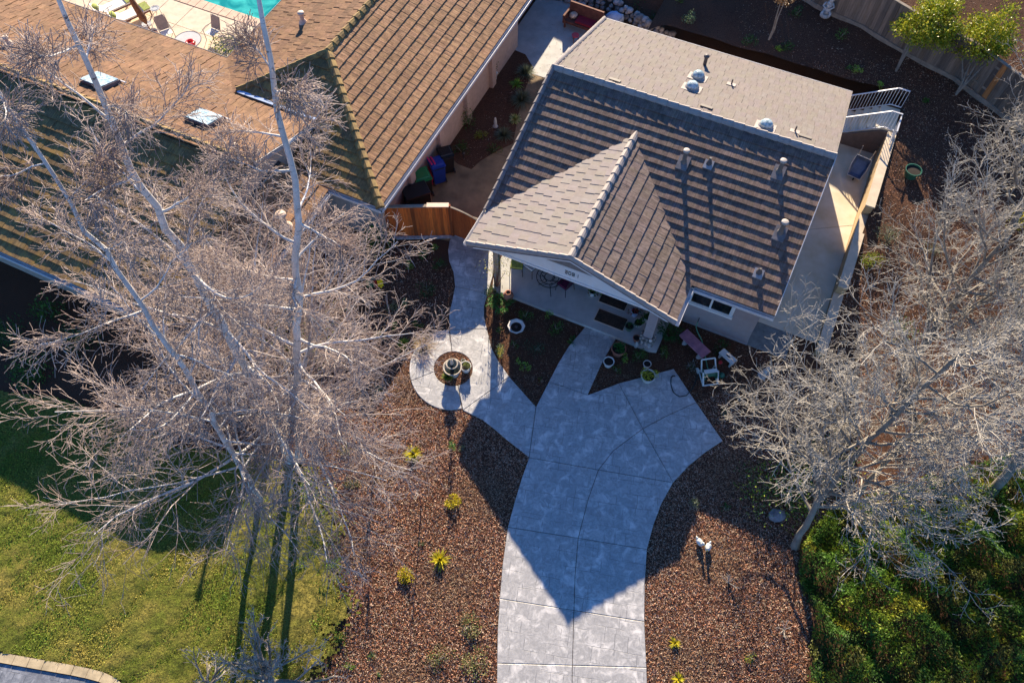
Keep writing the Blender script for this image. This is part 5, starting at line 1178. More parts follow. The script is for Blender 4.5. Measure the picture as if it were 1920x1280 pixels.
# triangular bed between porch, path and walkway
plant(938, 578, 'fern', .48, .35, 330, .055, [(.05, .16, .03), (.07, .22, .04)], 'bright green fern in front of the left porch post', 'fern')
plant(922, 552, 'bush', .38, .45, 300, .06, DKGREEN, 'dark bushy plant at the foot of the left porch post')
plant(985, 594, 'bush', .3, .38, 200, .06, GREEN, 'leafy green plant in the porch bed right of the fern')
plant(1043, 618, 'bush', .32, .32, 240, .06, GREEN, 'leafy green plant in the middle of the porch bed')
plant(1003, 655, 'bush', .4, .28, 240, .055, [(.05, .10, .05), (.07, .14, .07)], 'blue-green spreading plant in the porch bed')
plant(938, 620, 'bush', .16, .2, 80, .05, GREEN, 'small green plant left of the white scalloped planter')
plant(964, 648, 'bush', .16, .2, 80, .05, GREEN, 'small green plant beside the variegated shrub')
plant(971, 681, 'bush', .16, .16, 80, .05, LIME, 'small green plant in the lower porch bed')
plant(1015, 716, 'bush', .15, .18, 80, .05, [(.07, .14, .03), (.25, .05, .02)], 'small red and green plant near the tip of the porch bed')
plant(941, 668, 'bush', .24, .85, 260, .06, VARIE + YELLOW, 'tall yellow variegated shrub catching the sun beside the path')
# bed right of the walkway
plant(1196, 672, 'bush', .32, .4, 260, .06, GREEN, 'leafy green shrub between the porch corner and the driveway')
plant(1155, 695, 'bush', .2, .15, 90, .05, GREEN, 'low green plant below the white pot beside the walkway')
plant(1243, 664, 'bush', .28, .28, 200, .055, GREEN, 'leafy green plant left of the pink bench')
plant(1252, 632, 'fern', .5, .4, 330, .06, DKGREEN, 'large dark fern under the porch roof corner', 'fern')
plant(1292, 688, 'bush', .28, .25, 170, .055, [(.05, .10, .03), (.3, .3, .28)], 'pale tipped plant below the pink bench')
plant(1352, 650, 'bush', .35, .3, 200, .06, DKGREEN, 'dark leafy plant right of the pink bench')
plant(1360, 772, 'bush', .25, .15, 90, .05, DKGREEN, 'low dark plant in the shade near the driveway\'s right corner')
# left bed
plant(705, 462, 'bush', .75, 1.15, 1100, .085, GREEN, 'big round green shrub at the corner of neighbour\'s grey wall')
plant(793, 482, 'bush', .22, .6, 200, .07, [(.06, .20, .03), (.04, .14, .02)], 'upright leafy green plant below the cedar fence')
plant(826, 500, 'bush', .3, .4, 200, .06, DKGREEN, 'dark plant in the bed left of the curved path')
plant(800, 545, 'bush', .4, .3, 240, .06, DKGREEN, 'dark spreading plant left of the curved path')
plant(762, 568, 'bush', .22, .25, 130, .05, VARIE, 'pale variegated plant right of the yellow flag')
plant(735, 582, 'bush', .25, .4, 160, .055, SAGE, 'sage green plant below the yellow flag')
plant(714, 632, 'bush', .20, .22, 130, .055, LIME, 'lime green plant in the dark bed under the birch')
plant(756, 646, 'spike', .22, .22, 110, .035, YGREEN, 'yellow-green spiky plant in the dark bed above the round patio')
plant(712, 735, 'bush', .25, .4, 140, .05, SAGE, 'dull green plant under the birch twigs left of the round patio')
plant(575, 640, 'bush', 1.7, 2.1, 900, .10, YELLOW + YGREEN, 'yellow-green budding shrub under the birch')
plant(60, 700, 'bush', .75, .8, 700, .09, GREEN, 'round green shrub at the lawn\'s upper left edge')
plant(20, 640, 'bush', .8, 1.2, 600, .09, DKGREEN, 'dark shrub below neighbour\'s long eave')
plant(150, 640, 'bush', .7, .9, 500, .09, DKGREEN, 'dark shrub against neighbour\'s front wall')
plant(100, 590, 'bush', .6, 1.0, 400, .09, GREEN, 'green shrub against neighbour\'s front wall near the eave')
plant(580, 925, 'bush', .42, .22, 420, .05, LIME, 'bright green clump at the lawn edge beside the trunk shadows')
plant(575, 895, 'bush', .35, .15, 220, .05, LIME, 'upper green clump at the lawn edge beside the trunk shadows')
# passage bed
plant(985, 140, 'spike', .4, .45, 420, .02, GREY_G, 'grey lavender bush at the top of the passage bed')
plant(978, 190, 'spike', .45, .5, 460, .02, GREY_G, 'grey lavender bush half way along the passage bed')
plant(969, 160, 'spike', .25, .3, 90, .03, LIME, 'bright green tuft between two lavender bushes')
plant(966, 226, 'spike', .3, .2, 130, .05, VARIE, 'pale rosette plant in the passage bed')
plant(945, 256, 'spike', .36, .4, 380, .02, GREY_G, 'grey lavender bush at the lower end of the passage bed')
plant(903, 256, 'bush', .28, .3, 220, .06, YGREEN, 'yellow-green leafy plant in the passage bed')
plant(880, 235, 'bush', .45, 1.1, 420, .07, GREEN, 'tall dark shrub against neighbour\'s pink wall')
plant(915, 150, 'bush', .5, 1.5, 520, .07, GREEN, 'tallest shrub against neighbour\'s wall, by the fence end')
plant(865, 285, 'bush', .4, .5, 300, .06, DKGREEN, 'dark low shrub at the lower end of the passage bed')
plant(925, 285, 'bush', .35, .3, 200, .06, DKGREEN, 'dark plant beside the brown patio')
# rear slope
for (u, v, r, h, pal, lab) in ((1292, 42, .42, .45, [(.14, .22, .10), (.2, .28, .15)], 'pale green shrub on the rear slope above the skylights'), (1247, 68, .42, .4, GREEN, 'green shrub on the rear slope nearest the roof edge'), (1228, 38, .35, .35, DKGREEN, 'dark green shrub on the rear slope between paler ones'),
        (1198, 18, .4, .4, DKGREEN, 'dark green shrub behind the rocks'), (1270, 2, .35, .3, GREEN, 'green shrub at the top edge behind the house'), (1450, 118, .2, .22, LIME, 'small lime plant above the tan roof\'s middle'), (1512, 128, .22, .22, LIME, 'lime rosette above the tan roof\'s right half'),
        (1606, 134, .24, .2, LIME, 'lime rosette near the stair railing'), (1590, 130, .16, .15, GREEN, 'little green plant beside the lime rosette'), (1650, 162, .2, .14, LIME, 'low green plant right of the stair railing'), (1574, 72, .3, .55, GREEN, 'upright green plant at the foot of the rear fence'),
        (1492, 30, .3, .5, DKGREEN, 'dark upright plant beside the brown sapling'), (1395, 105, .4, .25, DKGREEN, 'faint dark plant on the rear slope behind the roof vent'), (1475, 90, .35, .25, DKGREEN, 'faint dark grassy plant on the rear slope'), (1730, 190, .2, .15, GREEN, 'small green plant below the rear fence on the right')):
    plant(u, v, 'bush', r, h, int(500 * r), .07, pal, lab)
# right-hand slope
plant(1662, 452, 'bush', .6, .6, 520, .06, GREY_G, 'grey-green shrub behind the low retaining wall')
plant(1630, 496, 'bush', .5, .4, 460, .06, YGREEN, 'yellow-green shrub at the low end of the retaining wall')
plant(1745, 470, 'bush', .4, .35, 240, .06, GREY_G, 'grey shrub under the bare tree on the right slope')
plant(1455, 925, 'bush', 1.4, .9, 1300, .09, YGREEN + GREEN, 'yellow-green shrub under the low twigs of the right tree')
plant(1540, 870, 'bush', 1.2, .9, 1000, .09, YGREEN + GREEN, 'green shrub further under the right tree')
plant(1690, 620, 'bush', .6, .4, 300, .07, GREEN, 'green plant on the right slope among twigs')
plant(1905, 420, 'bush', .5, .6, 260, .08, YELLOW, 'yellow shrub at the right edge of the photograph')
plant(1480, 955, 'bush', .35, .3, 10, .09, GREEN, 'few leaves beside the grey boulder')
MB().blob((0, 0, .12), (.3, .22, .18), 9, 10, 6, .15, (.8, .85, .95)).build('boulder', M['rock'], smooth_=True); o = bpy.context.scene.objects['boulder']; o.location = tuple(W(1455, 968)); tag(o, 'smooth grey boulder half hidden under the right tree', 'boulder')
plant(430, 95, 'bush', .9, .7, 800, .09, YGREEN + GREEN, 'leafy shrub in the corner of the pool terrace')
# ---- potted plants
def potted(p, rp, hp_, mat, kind, r, h, n, size, pal, label, prof=None, name='potted_plant', z0=0.0):
    PSEED[0] += 1; rs = np.random.default_rng(500 + PSEED[0]); t = thing(name, label, 'planter', p, rs.uniform(0, 6))
    prof = prof or [(rp * .68, 0), (rp * .92, hp_ * .85), (rp * 1.04, hp_ * .88), (rp * 1.04, hp_), (rp * .90, hp_), (rp * .86, hp_ * .86)]
    MB().lathe(prof, n=22).build('pot', M[mat], t, smooth_=False); MB().lathe([(rp * .88, hp_ * .87), (.004, hp_ * .9)], n=18).build('soil', M['pot_soil'], t)
    if kind: V, F, C = foliage_np(kind, r, h, n, size, pal, rs, hp_ * .88); mesh_np('foliage', V, F, M['leaf'], t, C)
    return t
sc_ = lambda q: 1 + .035 * math.cos(q * 8)
t = thing('scalloped_planter', 'white scalloped planter bowl in the dark porch bed', 'planter', W(968, 620)); MB().lathe([(.12, 0), (.14, .06), (.09, .1), (.16, .18), (.29, .30), (.31, .34), (.27, .335), (.2, .26), (.1, .22)], n=40, wob=sc_).build('bowl', M['pot_pale'], t, smooth_=True); MB().lathe([(.2, .265), (.004, .27)], n=20).build('soil', M['pot_soil'], t); MB().blob((0, 0, .28), (.06, .06, .05), 3, 8, 5, .2).build('finial', M['pot_dark'], t)
potted(W(874, 694), .19, .34, 'pot_pale', 'bush', .19, .14, 170, .05, [(.30, .32, .10), (.22, .26, .08)], 'pale pot of succulents right of the fountain')
potted(W(841, 713), .15, .26, 'terracotta', 'spike', .17, .2, 130, .03, [(.22, .26, .04), (.14, .2, .04)], 'terracotta pot with spiky cactus below the fountain')
potted(W(869, 679), .08, .12, 'cast_stone', 'bush', .08, .1, 30, .04, GREY_G, 'tiny stone pot beside the fountain')
potted(W(1158, 662), .26, .36, 'terracotta', 'bush', .22, .2, 160, .08, [(.05, .2, .04), (.04, .14, .03)], 'terracotta pot with broad green leaves beside the walkway')
potted(W(1140, 684), .19, .28, 'pot_pale', None, 0, 0, 0, 0, None, 'pale pot of bare soil beside the walkway')
potted(W(1212, 687), .14, .22, 'pot_pale', None, 0, 0, 0, 0, None, 'small pale pot of bare soil above the driveway pot')
t = potted(W(1213, 712) + [0, 0, .045], .25, .30, 'pot_pale', 'bush', .30, .30, 200, .075, [(.42, .44, .03), (.32, .36, .03), (.5, .46, .06)], 'pale pot of yellow-green leaves standing on the driveway edge')
t = thing('clay_urn', 'brown clay urn lying at the porch floor edge', 'urn', W(953, 560, .1)); MB().lathe([(.08, 0), (.17, .10), (.2, .22), (.15, .34), (.09, .38), (.12, .42), (.085, .42), (.06, .36)], n=20).build('body', M['terracotta'], t, smooth_=True); MB().lathe([(.07, .385), (.004, .384)], n=14).build('soil', M['pot_soil'], t)
potted(at_porch(-3.98, 15.55), .14, .24, 'pot_pale', 'bush', .3, .4, 140, .11, GREEN + [(.10, .05, .02)], 'leafy houseplant on the porch left of the front door mat')
potted(at_porch(-4.45, 15.85), .13, .22, 'cloth_blue', 'bush', .25, .3, 110, .10, [(.04, .10, .12), (.03, .08, .03)], 'bluish houseplant by the porch wall')
potted(at_porch(-3.7, 15.95), .13, .22, 'terracotta', 'bush', .22, .3, 110, .09, [(.30, .04, .03), (.05, .12, .03)], 'red-leaved houseplant by the porch wall')
potted(at_porch(-2.22, 14.72), .16, .24, 'pot_green', 'bush', .1, .08, 40, .05, DKGREEN, 'green glazed pot on the porch near the stone-footed post')
potted(at_porch(-1.98, 15.02), .17, .20, 'pot_pale', 'bush', .2, .2, 100, .08, GREEN, 'oval trough of greenery on the right of the porch')
potted(at_porch(-2.25, 15.38), .16, .3, 'cloth_blue', 'bush', .25, .3, 150, .07, [(.35, .03, .05), (.05, .12, .03), (.3, .16, .08)], 'pot of red flowers on the right of the porch')
potted(at_porch(-1.75, 15.35), .18, .28, 'pot_pale', 'bush', .2, .25, 120, .08, DKGREEN, 'pale rimmed pot under the porch eave')
potted(at_porch(-1.82, 14.38), .13, .22, 'terracotta', None, 0, 0, 0, 0, None, 'small terracotta pot beside the stone-footed post')
# climbing rose on the left post
t = thing('climbing_rose', 'straggly climbing rose on the left porch post', 'climber', ab2w(-7.37, 14.40)); rs = np.random.default_rng(77); mb = MB()
for k in range(9):
    q = rs.uniform(0, 6.283); w_ = rs.uniform(.15, .5); mb.tube([(0, 0, 0), (math.cos(q) * w_ * .5, math.sin(q) * w_ * .4 - .1, .8), (math.cos(q) * w_, math.sin(q) * w_ * .6 - .15, rs.uniform(1.3, 2.2))], [.016, .012, .005], 5)
mb.build('cane', M['bench_brown'], t); c = rs.normal(size=(330, 3)) * [.28, .18, .45] + [.1, -.12, 1.75]; V, F, C = leaves(c, rs.normal(size=(330, 3)), np.full(330, .055), np.full(330, .035), pick(VARIE + YELLOW + [(.6, .6, .55)], 330, rs), rs); mesh_np('foliage', V, F, M['leaf'], t, C)

# ================================================================= trees
def tube_np(P, R, s):
    n, k, _ = P.shape; d = np.zeros_like(P); d[:, 1:-1] = P[:, 2:] - P[:, :-2]; d[:, 0] = P[:, 1] - P[:, 0]; d[:, -1] = P[:, -1] - P[:, -2]; d = nrm(d)
    ref = np.where(np.abs(d[:, :1, 2:3]) < .8, np.array([0, 0, 1.]), np.array([1., 0, 0])) * np.ones((n, k, 1))
    x = nrm(np.cross(d, ref)); y = np.cross(d, x); t = np.arange(s) * 2 * np.pi / s
    V = P[:, :, None] + R[:, :, None, None] * (x[:, :, None] * np.cos(t)[None, None, :, None] + y[:, :, None] * np.sin(t)[None, None, :, None])
    I = np.arange(n * k * s).reshape(n, k, s); a = I[:, :-1]; b = I[:, 1:]; a2 = np.roll(a, -1, 2); b2 = np.roll(b, -1, 2)
    return V.reshape(-1, 3), np.stack([a, a2, b2, b], -1).reshape(-1, 4)
def interp(P, t):                      # P (n,k,3), t (n,m)
    n, k, _ = P.shape; f = np.clip(t, 0, .9999) * (k - 1); i = f.astype(int); w = (f - i)[..., None]; r = np.arange(n)[:, None]
    return P[r, i] * (1 - w) + P[r, i + 1] * w, nrm(P[r, i + 1] - P[r, i]), i
def grow(P, R, m, rs, t0=.2, t1=1.0, ang=(55, 12), ratio=.5, fall=.5, k=5, bias=(0, 0, 0), jit=.08, rfrac=.6, tip=.3, Lmin=.0, L0=None, flat=0.0, tpow=1.0):
    n = len(P); Lp = np.linalg.norm(np.diff(P, axis=1), axis=2).sum(1)
    t = t0 + (t1 - t0) * ((np.arange(m)[None] + rs.uniform(0, 1, (n, m))) / m) ** tpow; p, tg, i = interp(P, t)
    ra = np.deg2rad(rs.normal(ang[0], ang[1], (n, m, 1))); az = (np.arange(m)[None] * 2.4 + rs.uniform(0, 6.28, (n, 1)) + rs.normal(0, .5, (n, m)))[..., None]
    u = nrm(np.cross(tg, np.where(np.abs(tg[..., 2:3]) < .9, np.array([0, 0, 1.]), np.array([1., 0, 0])))); v = np.cross(tg, u)
    perp = u * np.cos(az) + v * np.sin(az)
    if flat: perp = nrm(perp * [1, 1, 1 - flat])
    d = nrm(tg * np.cos(ra) + perp * np.sin(ra))
    L_ = (Lp[:, None] if L0 is None else L0) * ratio * (1 - fall * (t - t0) / (t1 - t0 + 1e-6)) * rs.uniform(.65, 1.3, (n, m)); L_ = np.maximum(L_, Lmin)
    Q = np.zeros((n, m, k, 3)); Q[:, :, 0] = p; cur = d; st_ = (L_ / (k - 1))[..., None]; b = np.array(bias)
    for q in range(1, k):
        cur = nrm(cur + b + rs.normal(0, jit, cur.shape)); Q[:, :, q] = Q[:, :, q - 1] + cur * st_
    rp = np.take_along_axis(R, i, 1); r0 = rp * rfrac; RR = r0[..., None] * np.linspace(1, tip, k)[None, None]
    return Q.reshape(n * m, k, 3), RR.reshape(n * m, k)
def tree(name, label, cat, pts, r0, r1, levels, rs, mats, group=None):
    """pts: trunk control points in the world; levels: keyword dicts for grow()"""
    base = np.array(pts[0], float); t = thing(name, label, cat, base, 0, group)
    tp = np.array(resample(pts, .55)) - base; tp[1:-1] += rs.normal(0, .025, tp[1:-1].shape); P = tp[None]; R = np.linspace(1, 0, len(tp)) ** .8 * (r0 - r1) + r1; R = R[None].copy(); R[0, 0] *= 1.35
    V, F = tube_np(P, R, 10); mesh_np('trunk', V, F, M[mats[0]], t, smooth_=True)
    for li, kw in enumerate(levels):
        kw = dict(kw); s = kw.pop('s', 3); rmin = kw.pop('rmin', .003); nm = kw.pop('name', 'branches')
        P, R = grow(P, R, rs=rs, **kw); R = np.maximum(R, rmin); mt = M[mats[min(li + 1, len(mats) - 1)]]
        if li == 0:
            for q in range(len(P)): V, F = tube_np(P[q:q + 1], R[q:q + 1], s); mesh_np('limb', V, F, mt, t, smooth_=True)
        else:
            V, F = tube_np(P, R, s); stuff(mesh_np(nm, V, F, mt, t))
    return t
birch_lv = [dict(name='limbs', m=36, tpow=1.6, t0=.16, t1=.95, ang=(68, 13), ratio=1.0, fall=.84, L0=4.7, k=9, bias=(0, 0, .035), jit=.11, rfrac=.42, tip=.2, s=6, rmin=.010),
            dict(name='branches', m=11, t0=.15, t1=1.0, ang=(37, 12), ratio=.50, fall=.5, k=6, bias=(0, 0, -.02), jit=.16, rfrac=.55, tip=.35, s=4, rmin=.006, flat=.3),
            dict(name='twigs', m=7, t0=.12, t1=1.0, ang=(35, 13), ratio=.52, fall=.4, k=5, bias=(0, 0, -.04), jit=.14, rfrac=.7, tip=.5, Lmin=.3, s=3, rmin=.0055),
            dict(name='crown', m=4, t0=.1, t1=1.0, ang=(36, 15), ratio=.58, fall=.3, k=3, bias=(0, 0, -.05), jit=.16, rfrac=.7, tip=.7, Lmin=.2, s=3, rmin=.0048)]
BM = ['birch_bark', 'birch_bark', 'birch_twig', 'birch_fine', 'birch_fine']
def trunk_px(base, pxs, dy):
    b = W(*base); out = [b]
    for (u, v), d in zip(pxs, dy): out.append(onplane_y(u, v, b[1] + d))
    return out
A_t = trunk_px((545, 862), [(490, 742), (420, 612), (330, 452), (250, 330), (165, 130), (110, 5), (78, -90)], [0, 0, 0, .1, .2, .3, .35])
tree('birch_tree', 'thick white birch leaning left over neighbour\'s roof, bare of leaves', 'tree', A_t, .155, .022, birch_lv, np.random.default_rng(121), BM, 'bare birches on the lawn edge')
B_t = trunk_px((562, 862), [(556, 700), (558, 520), (562, 400), (540, 290), (505, 130), (482, -20)], [.1, .15, .2, .2, .2, .2])
tree('birch_tree', 'straight white birch with its trunk rising beside the cedar fence', 'tree', B_t, .13, .03, [dict(birch_lv[0], m=32, L0=4.3)] + birch_lv[1:], np.random.default_rng(22), BM, 'bare birches on the lawn edge')
C_t = trunk_px((488, 938), [(384, 756), (345, 690), (215, 500), (120, 360), (20, 200), (-70, 70)], [0, 0, .2, .5, .8, 1.0])
lvC = [dict(birch_lv[0], m=26, L0=4.2, t0=.14)] + birch_lv[1:]
tree('birch_tree', 'third birch, half hidden, left of the thick trunk on the lawn', 'tree', C_t, .095, .018, lvC, np.random.default_rng(23), BM, 'bare birches on the lawn edge')
GM = ['grey_bark', 'grey_bark', 'grey_twig', 'grey_twig', 'grey_twig']
grey_lv = [dict(name='limbs', m=20, t0=.22, t1=1.0, ang=(58, 14), ratio=1.0, fall=.45, L0=4.6, k=9, bias=(0, 0, .05), jit=.14, rfrac=.48, tip=.2, s=7, rmin=.011),
           dict(name='branches', m=10, t0=.15, t1=1.0, ang=(40, 12), ratio=.5, fall=.4, k=6, bias=(0, 0, .05), jit=.15, rfrac=.5, tip=.4, s=4, rmin=.008, flat=.2),
           dict(name='twigs', m=7, t0=.12, t1=1.0, ang=(40, 13), ratio=.42, fall=.3, k=5, bias=(0, 0, .08), jit=.18, rfrac=.7, tip=.6, Lmin=.26, s=3, rmin=.0058),
           dict(name='crown', m=4, t0=.15, t1=1.0, ang=(42, 12), ratio=.48, fall=.2, k=3, bias=(0, 0, .08), jit=.18, rfrac=.8, tip=.8, Lmin=.14, s=3, rmin=.0050)]
b = W(1490, 1025)
tree('bare_tree', 'wide grey bare tree spreading over the green ground cover', 'tree', [b, b + [.1, .5, 1.4], b + [.4, 1.2, 3.0], b + [.9, 1.7, 4.6], b + [1.5, 2.2, 6.6], b + [1.9, 2.5, 8.2]], .105, .05, [dict(grey_lv[0], m=28, L0=4.5, t0=.15, ang=(62, 14), rfrac=.62)] + grey_lv[1:], np.random.default_rng(231), GM, 'grey bare trees on the right')
b = W(1585, 960)
tree('bare_tree', 'grey bare tree rising out of the upper edge of the ground cover', 'tree', [b, b + [-.1, .1, 1.2], b + [-.1, .3, 2.6], b + [.1, .6, 4.2], b + [.4, .9, 5.6]], .085, .035, [dict(grey_lv[0], m=16, L0=4.2, t0=.2, ang=(66, 13))] + grey_lv[1:], np.random.default_rng(41), GM, 'grey bare trees on the right')
b = W(1690, 705)
tree('bare_tree', 'grey bare tree on the slope beside the retaining wall', 'tree', [b, b + [.05, .2, 1.4], b + [.2, .6, 3.0], b + [.3, .9, 4.8], b + [.5, 1.2, 6.6]], .16, .04, [dict(grey_lv[0], m=19, L0=4.2)] + grey_lv[1:], np.random.default_rng(32), GM, 'grey bare trees on the right')
b = W(1850, 930)
tree('bare_tree', 'grey bare tree at the right edge of the photograph', 'tree', [b, b + [.1, .4, 1.4], b + [.3, .9, 3.0], b + [.4, 1.5, 4.8], b + [.6, 2.2, 6.6]], .16, .04, [dict(grey_lv[0], m=20, L0=4.4)] + grey_lv[1:], np.random.default_rng(33), GM, 'grey bare trees on the right')
b = W(1880, 450)
tree('bare_tree', 'tall grey bare tree below the rear fence on the right', 'tree', [b, b + [-.1, .2, 1.4], b + [-.2, .5, 3.0], b + [-.1, .8, 4.6], b + [0, 1.0, 6.0]], .14, .04, [dict(grey_lv[0], m=20, L0=4.5)] + [dict(grey_lv[1], m=9)] + grey_lv[2:], np.random.default_rng(34), GM, 'grey bare trees on the right')
b = W(520, 1290)
tree('bare_tree', 'small grey bare tree at the bottom edge of the lawn', 'tree', [b, b + [.02, .1, .6], b + [-.05, .3, 1.1], b + [0, .5, 1.7]], .09, .04, [dict(grey_lv[0], m=13, L0=1.8, t0=.25, ang=(60, 15), rfrac=.7), dict(grey_lv[1], m=6, ratio=.5), dict(grey_lv[2], m=5, Lmin=.12), dict(grey_lv[3], m=3, Lmin=.08)], np.random.default_rng(35), ['grey_bark', 'grey_bark', 'grey_twig', 'birch_twig', 'birch_twig'])
b = W(400, 1300)
tree('bare_tree', 'low grey bare shrub at the lower left edge of the frame', 'tree', [b, b + [.02, .1, .4], b + [.05, .3, .8]], .07, .03, [dict(grey_lv[0], m=9, L0=1.3, t0=.2, ang=(65, 15), rfrac=.7), dict(grey_lv[1], m=5, ratio=.5), dict(grey_lv[2], m=5, Lmin=.12)], np.random.default_rng(36), ['grey_bark', 'grey_bark', 'grey_twig', 'birch_twig'])
# bare canes and saplings on the mulch
def canes(u, v, h, n, spread, label, mat='bench_brown', cat='shrub'):
    t = thing('bare_shrub', label, cat, W(u, v)); rs = np.random.default_rng(int(u)); P = []
    for k in range(n):
        q = rs.uniform(0, 6.283); e = spread * rs.uniform(.3, 1); P.append([(0, 0, 0), (math.cos(q) * e * .4, math.sin(q) * e * .4, h * .4), (math.cos(q) * e * .8, math.sin(q) * e * .8, h * .75), (math.cos(q) * e, math.sin(q) * e, h * rs.uniform(.8, 1.1))])
    P = np.array(P); R = np.tile([.012, .009, .007, .004], (n, 1)); V, F = tube_np(P, R, 5); mesh_np('canes', V, F, M[mat], t)
    P2, R2 = grow(P, R, 6, rs, t0=.3, ratio=.3, k=4, bias=(0, 0, .05)); R2 = np.maximum(R2, .0035); V, F = tube_np(P2, R2, 3); mesh_np('twigs', V, F, M[mat], t)
canes(703, 892, .7, 5, .25, 'thin bare rose bush right of the birch trunks'); canes(693, 975, .8, 6, .25, 'bare rose bush beside the lawn edge'); canes(691, 1105, .65, 7, .3, 'bare rose bush between lawn and yellow shrubs')
canes(1366, 1092, .3, 9, .35, 'pale leafless shrub on the right-hand mulch', 'grey_twig'); canes(1470, 1180, .3, 6, .3, 'small dry shrub beside the tree shadow', 'grey_twig')
t = thing('sapling', 'thin staked sapling casting a long line of shadow on the mulch', 'tree', W(790, 948)); MB().tube([(0, 0, 0), (.02, .02, .8), (0, .03, 1.7)], [.018, .014, .006], 6).build('trunk', M['bench_brown'], t)
mb = MB(); rs = np.random.default_rng(5)
for k in range(14): q = rs.uniform(0, 6.28); z = rs.uniform(1.0, 1.65); l = rs.uniform(.1, .3); mb.tube([(0, .02, z), (math.cos(q) * l, math.sin(q) * l, z + .15)], [.006, .003], 4)
mb.build('crown', M['birch_twig'], t)
# leafy trees by the rear fence
def leafy(u, v, stems_, crown, rad, n, size, pal, label, name='leafy_tree'):
    rs = np.random.default_rng(int(u)); b = W(u, v); t = thing(name, label, 'tree', b); mb = MB(); c0 = np.array(crown) - b
    for k in range(stems_):
        e = c0 + rs.normal(size=3) * np.array(rad) * .35; mb.tube([(0, 0, 0), (e[0] * .12 + rs.normal() * .05, e[1] * .1, c0[2] * .28), (e[0] * .5, e[1] * .5, c0[2] * .65), tuple(e)], [.05, .04, .028, .012], 6)
    mb.build('trunk', M['grey_bark'], t); k = 26; cc = nrm(rs.normal(size=(k, 3))) * rs.uniform(.35, .95, (k, 1)); i = rs.integers(0, k, n)
    p = cc[i] + nrm(rs.normal(size=(n, 3))) * rs.uniform(.05, .38, (n, 1)); d = nrm(p + rs.normal(size=(n, 3)) * .8); p = p * np.array(rad) + c0
    V, F, C = leaves(p, d, rs.uniform(.7, 1.3, n) * size, rs.uniform(.45, .7, n) * size, pick(pal, n, rs, .3), rs); mesh_np('crown', V, F, M['leaf_gloss'], t, C); return t
CIT = [(.30, .34, .02), (.40, .40, .03), (.17, .25, .016), (.48, .42, .04)]
b1 = W(1680, 134); leafy(1680, 134, 5, W(1748, 42, 3.3), (1.6, 1.25, 1.25), 8500, .105, CIT, 'yellow-green leafy tree in front of the rear fence, left one')
b2 = W(1792, 178); leafy(1792, 178, 4, W(1858, 74, 3.2), (1.3, 1.1, 1.2), 6000, .105, CIT, 'yellow-green leafy tree in front of the rear fence, right one')
b3 = W(1905, 190); leafy(1905, 190, 3, b3 + [.2, .3, 2.0], (.7, .7, .9), 1500, .10, CIT + [(.35, .16, .03)], 'orange-tinged shrub at the rear fence on the right edge')
b4 = W(1441, 76); leafy(1441, 76, 2, b4 + [.05, .1, 2.0], (.45, .45, .5), 900, .06, BROWN, 'slim sapling with dry brown crown on the rear slope', 'sapling')

# ================================================================= stuff: ground cover, grass, wood chips
rs = np.random.default_rng(91)
GC = px_poly([(1497, 1020), (1550, 960), (1670, 915), (1800, 880), (1920, 845), (2120, 820), (2160, 1430), (1508, 1430), (1512, 1250), (1522, 1150), (1494, 1085)], 0.0)
gx, gy = [p[0] for p in GC], [p[1] for p in GC]
def mound(x, y): return .42 + .20 * np.sin(x * 1.9 + 1.3 * np.sin(y * 1.1)) * np.cos(y * 1.6 + x * .5) + .14 * np.sin(x * 4.3 + y * 3.1) + .1 * np.cos(y * 5.7 - x * 2.2)
n = 170000; x = rs.uniform(min(gx), max(gx), n); y = rs.uniform(min(gy), max(gy), n); k = in_poly(x, y, GC); x, y = x[k], y[k]
cl = np.floor(x * 2.2 + .8 * np.sin(y * 3)) * 31 + np.floor(y * 2.2 + .8 * np.sin(x * 3)) * 17; hsh = np.modf(np.abs(np.sin(cl) * 43758.5))[0]; h2 = np.modf(np.abs(np.sin(cl * 1.7) * 24634.6))[0]
z = np.maximum(.05, mound(x, y)) * rs.uniform(.25, 1.05, len(x)) * (.75 + .5 * h2)
pal = np.array([(.10, .22, .025), (.13, .26, .03), (.20, .30, .03), (.42, .41, .035), (.06, .14, .02), (.16, .17, .03), (.10, .22, .03), (.28, .36, .03)]); cc = pal[(hsh * 7.99).astype(int)] * rs.uniform(.4, 1.15, (len(x), 1))
dd = np.stack([np.cos(hsh * 6.28) * .7, np.sin(hsh * 6.28) * .7 - .25, np.full(len(x), .55)], 1) + rs.normal(0, .45, (len(x), 3))
V, F, C = leaves(np.stack([x, y, z], 1), dd, rs.uniform(.05, .13, len(x)), rs.uniform(.02, .045, len(x)), cc, rs)
tag(stuff(mesh_np('ground_cover', V, F, M['leaf'], None, C)), 'thick green and yellow evergreen ground cover in the lower right corner', 'ground cover')
# grass
n = 170000; x = rs.uniform(-21, -4.6, n); y = rs.uniform(1.2, 11.5, n); k = in_poly(x + rs.normal(0, .28, n) * (rs.uniform(size=n) < .5), y, LAWN) & ~in_poly(x, y, [tuple(p) for p in kw] + [(-6.6, -7), (-30, -7)]); x, y = x[k], y[k]
f1 = np.sin(x * .9 + 1.7 * np.sin(y * .8)) + .7 * np.sin(y * 1.9 - x * .6 + 2) + rs.normal(0, .3, len(x)) + .8 * np.sin(x * 2.7 + 2 * np.sin(y * 2.1)) * np.sin(y * 3.3 + x); f2 = np.sin(x * 5.1 + y * 2.3) * np.sin(y * 4.4 - x * 1.7) + rs.normal(0, .4, len(x))
g1 = np.array((.26, .36, .045)); g2_ = np.array((.62, .52, .13)); g3 = np.array((.13, .28, .035)); w = smooth(f1, -.6, 1.2)[:, None]; cc = g1 * (1 - w) + g2_ * w; cc = np.where((f2 > .75)[:, None], g3, cc) * rs.uniform(.7, 1.35, (len(x), 1))
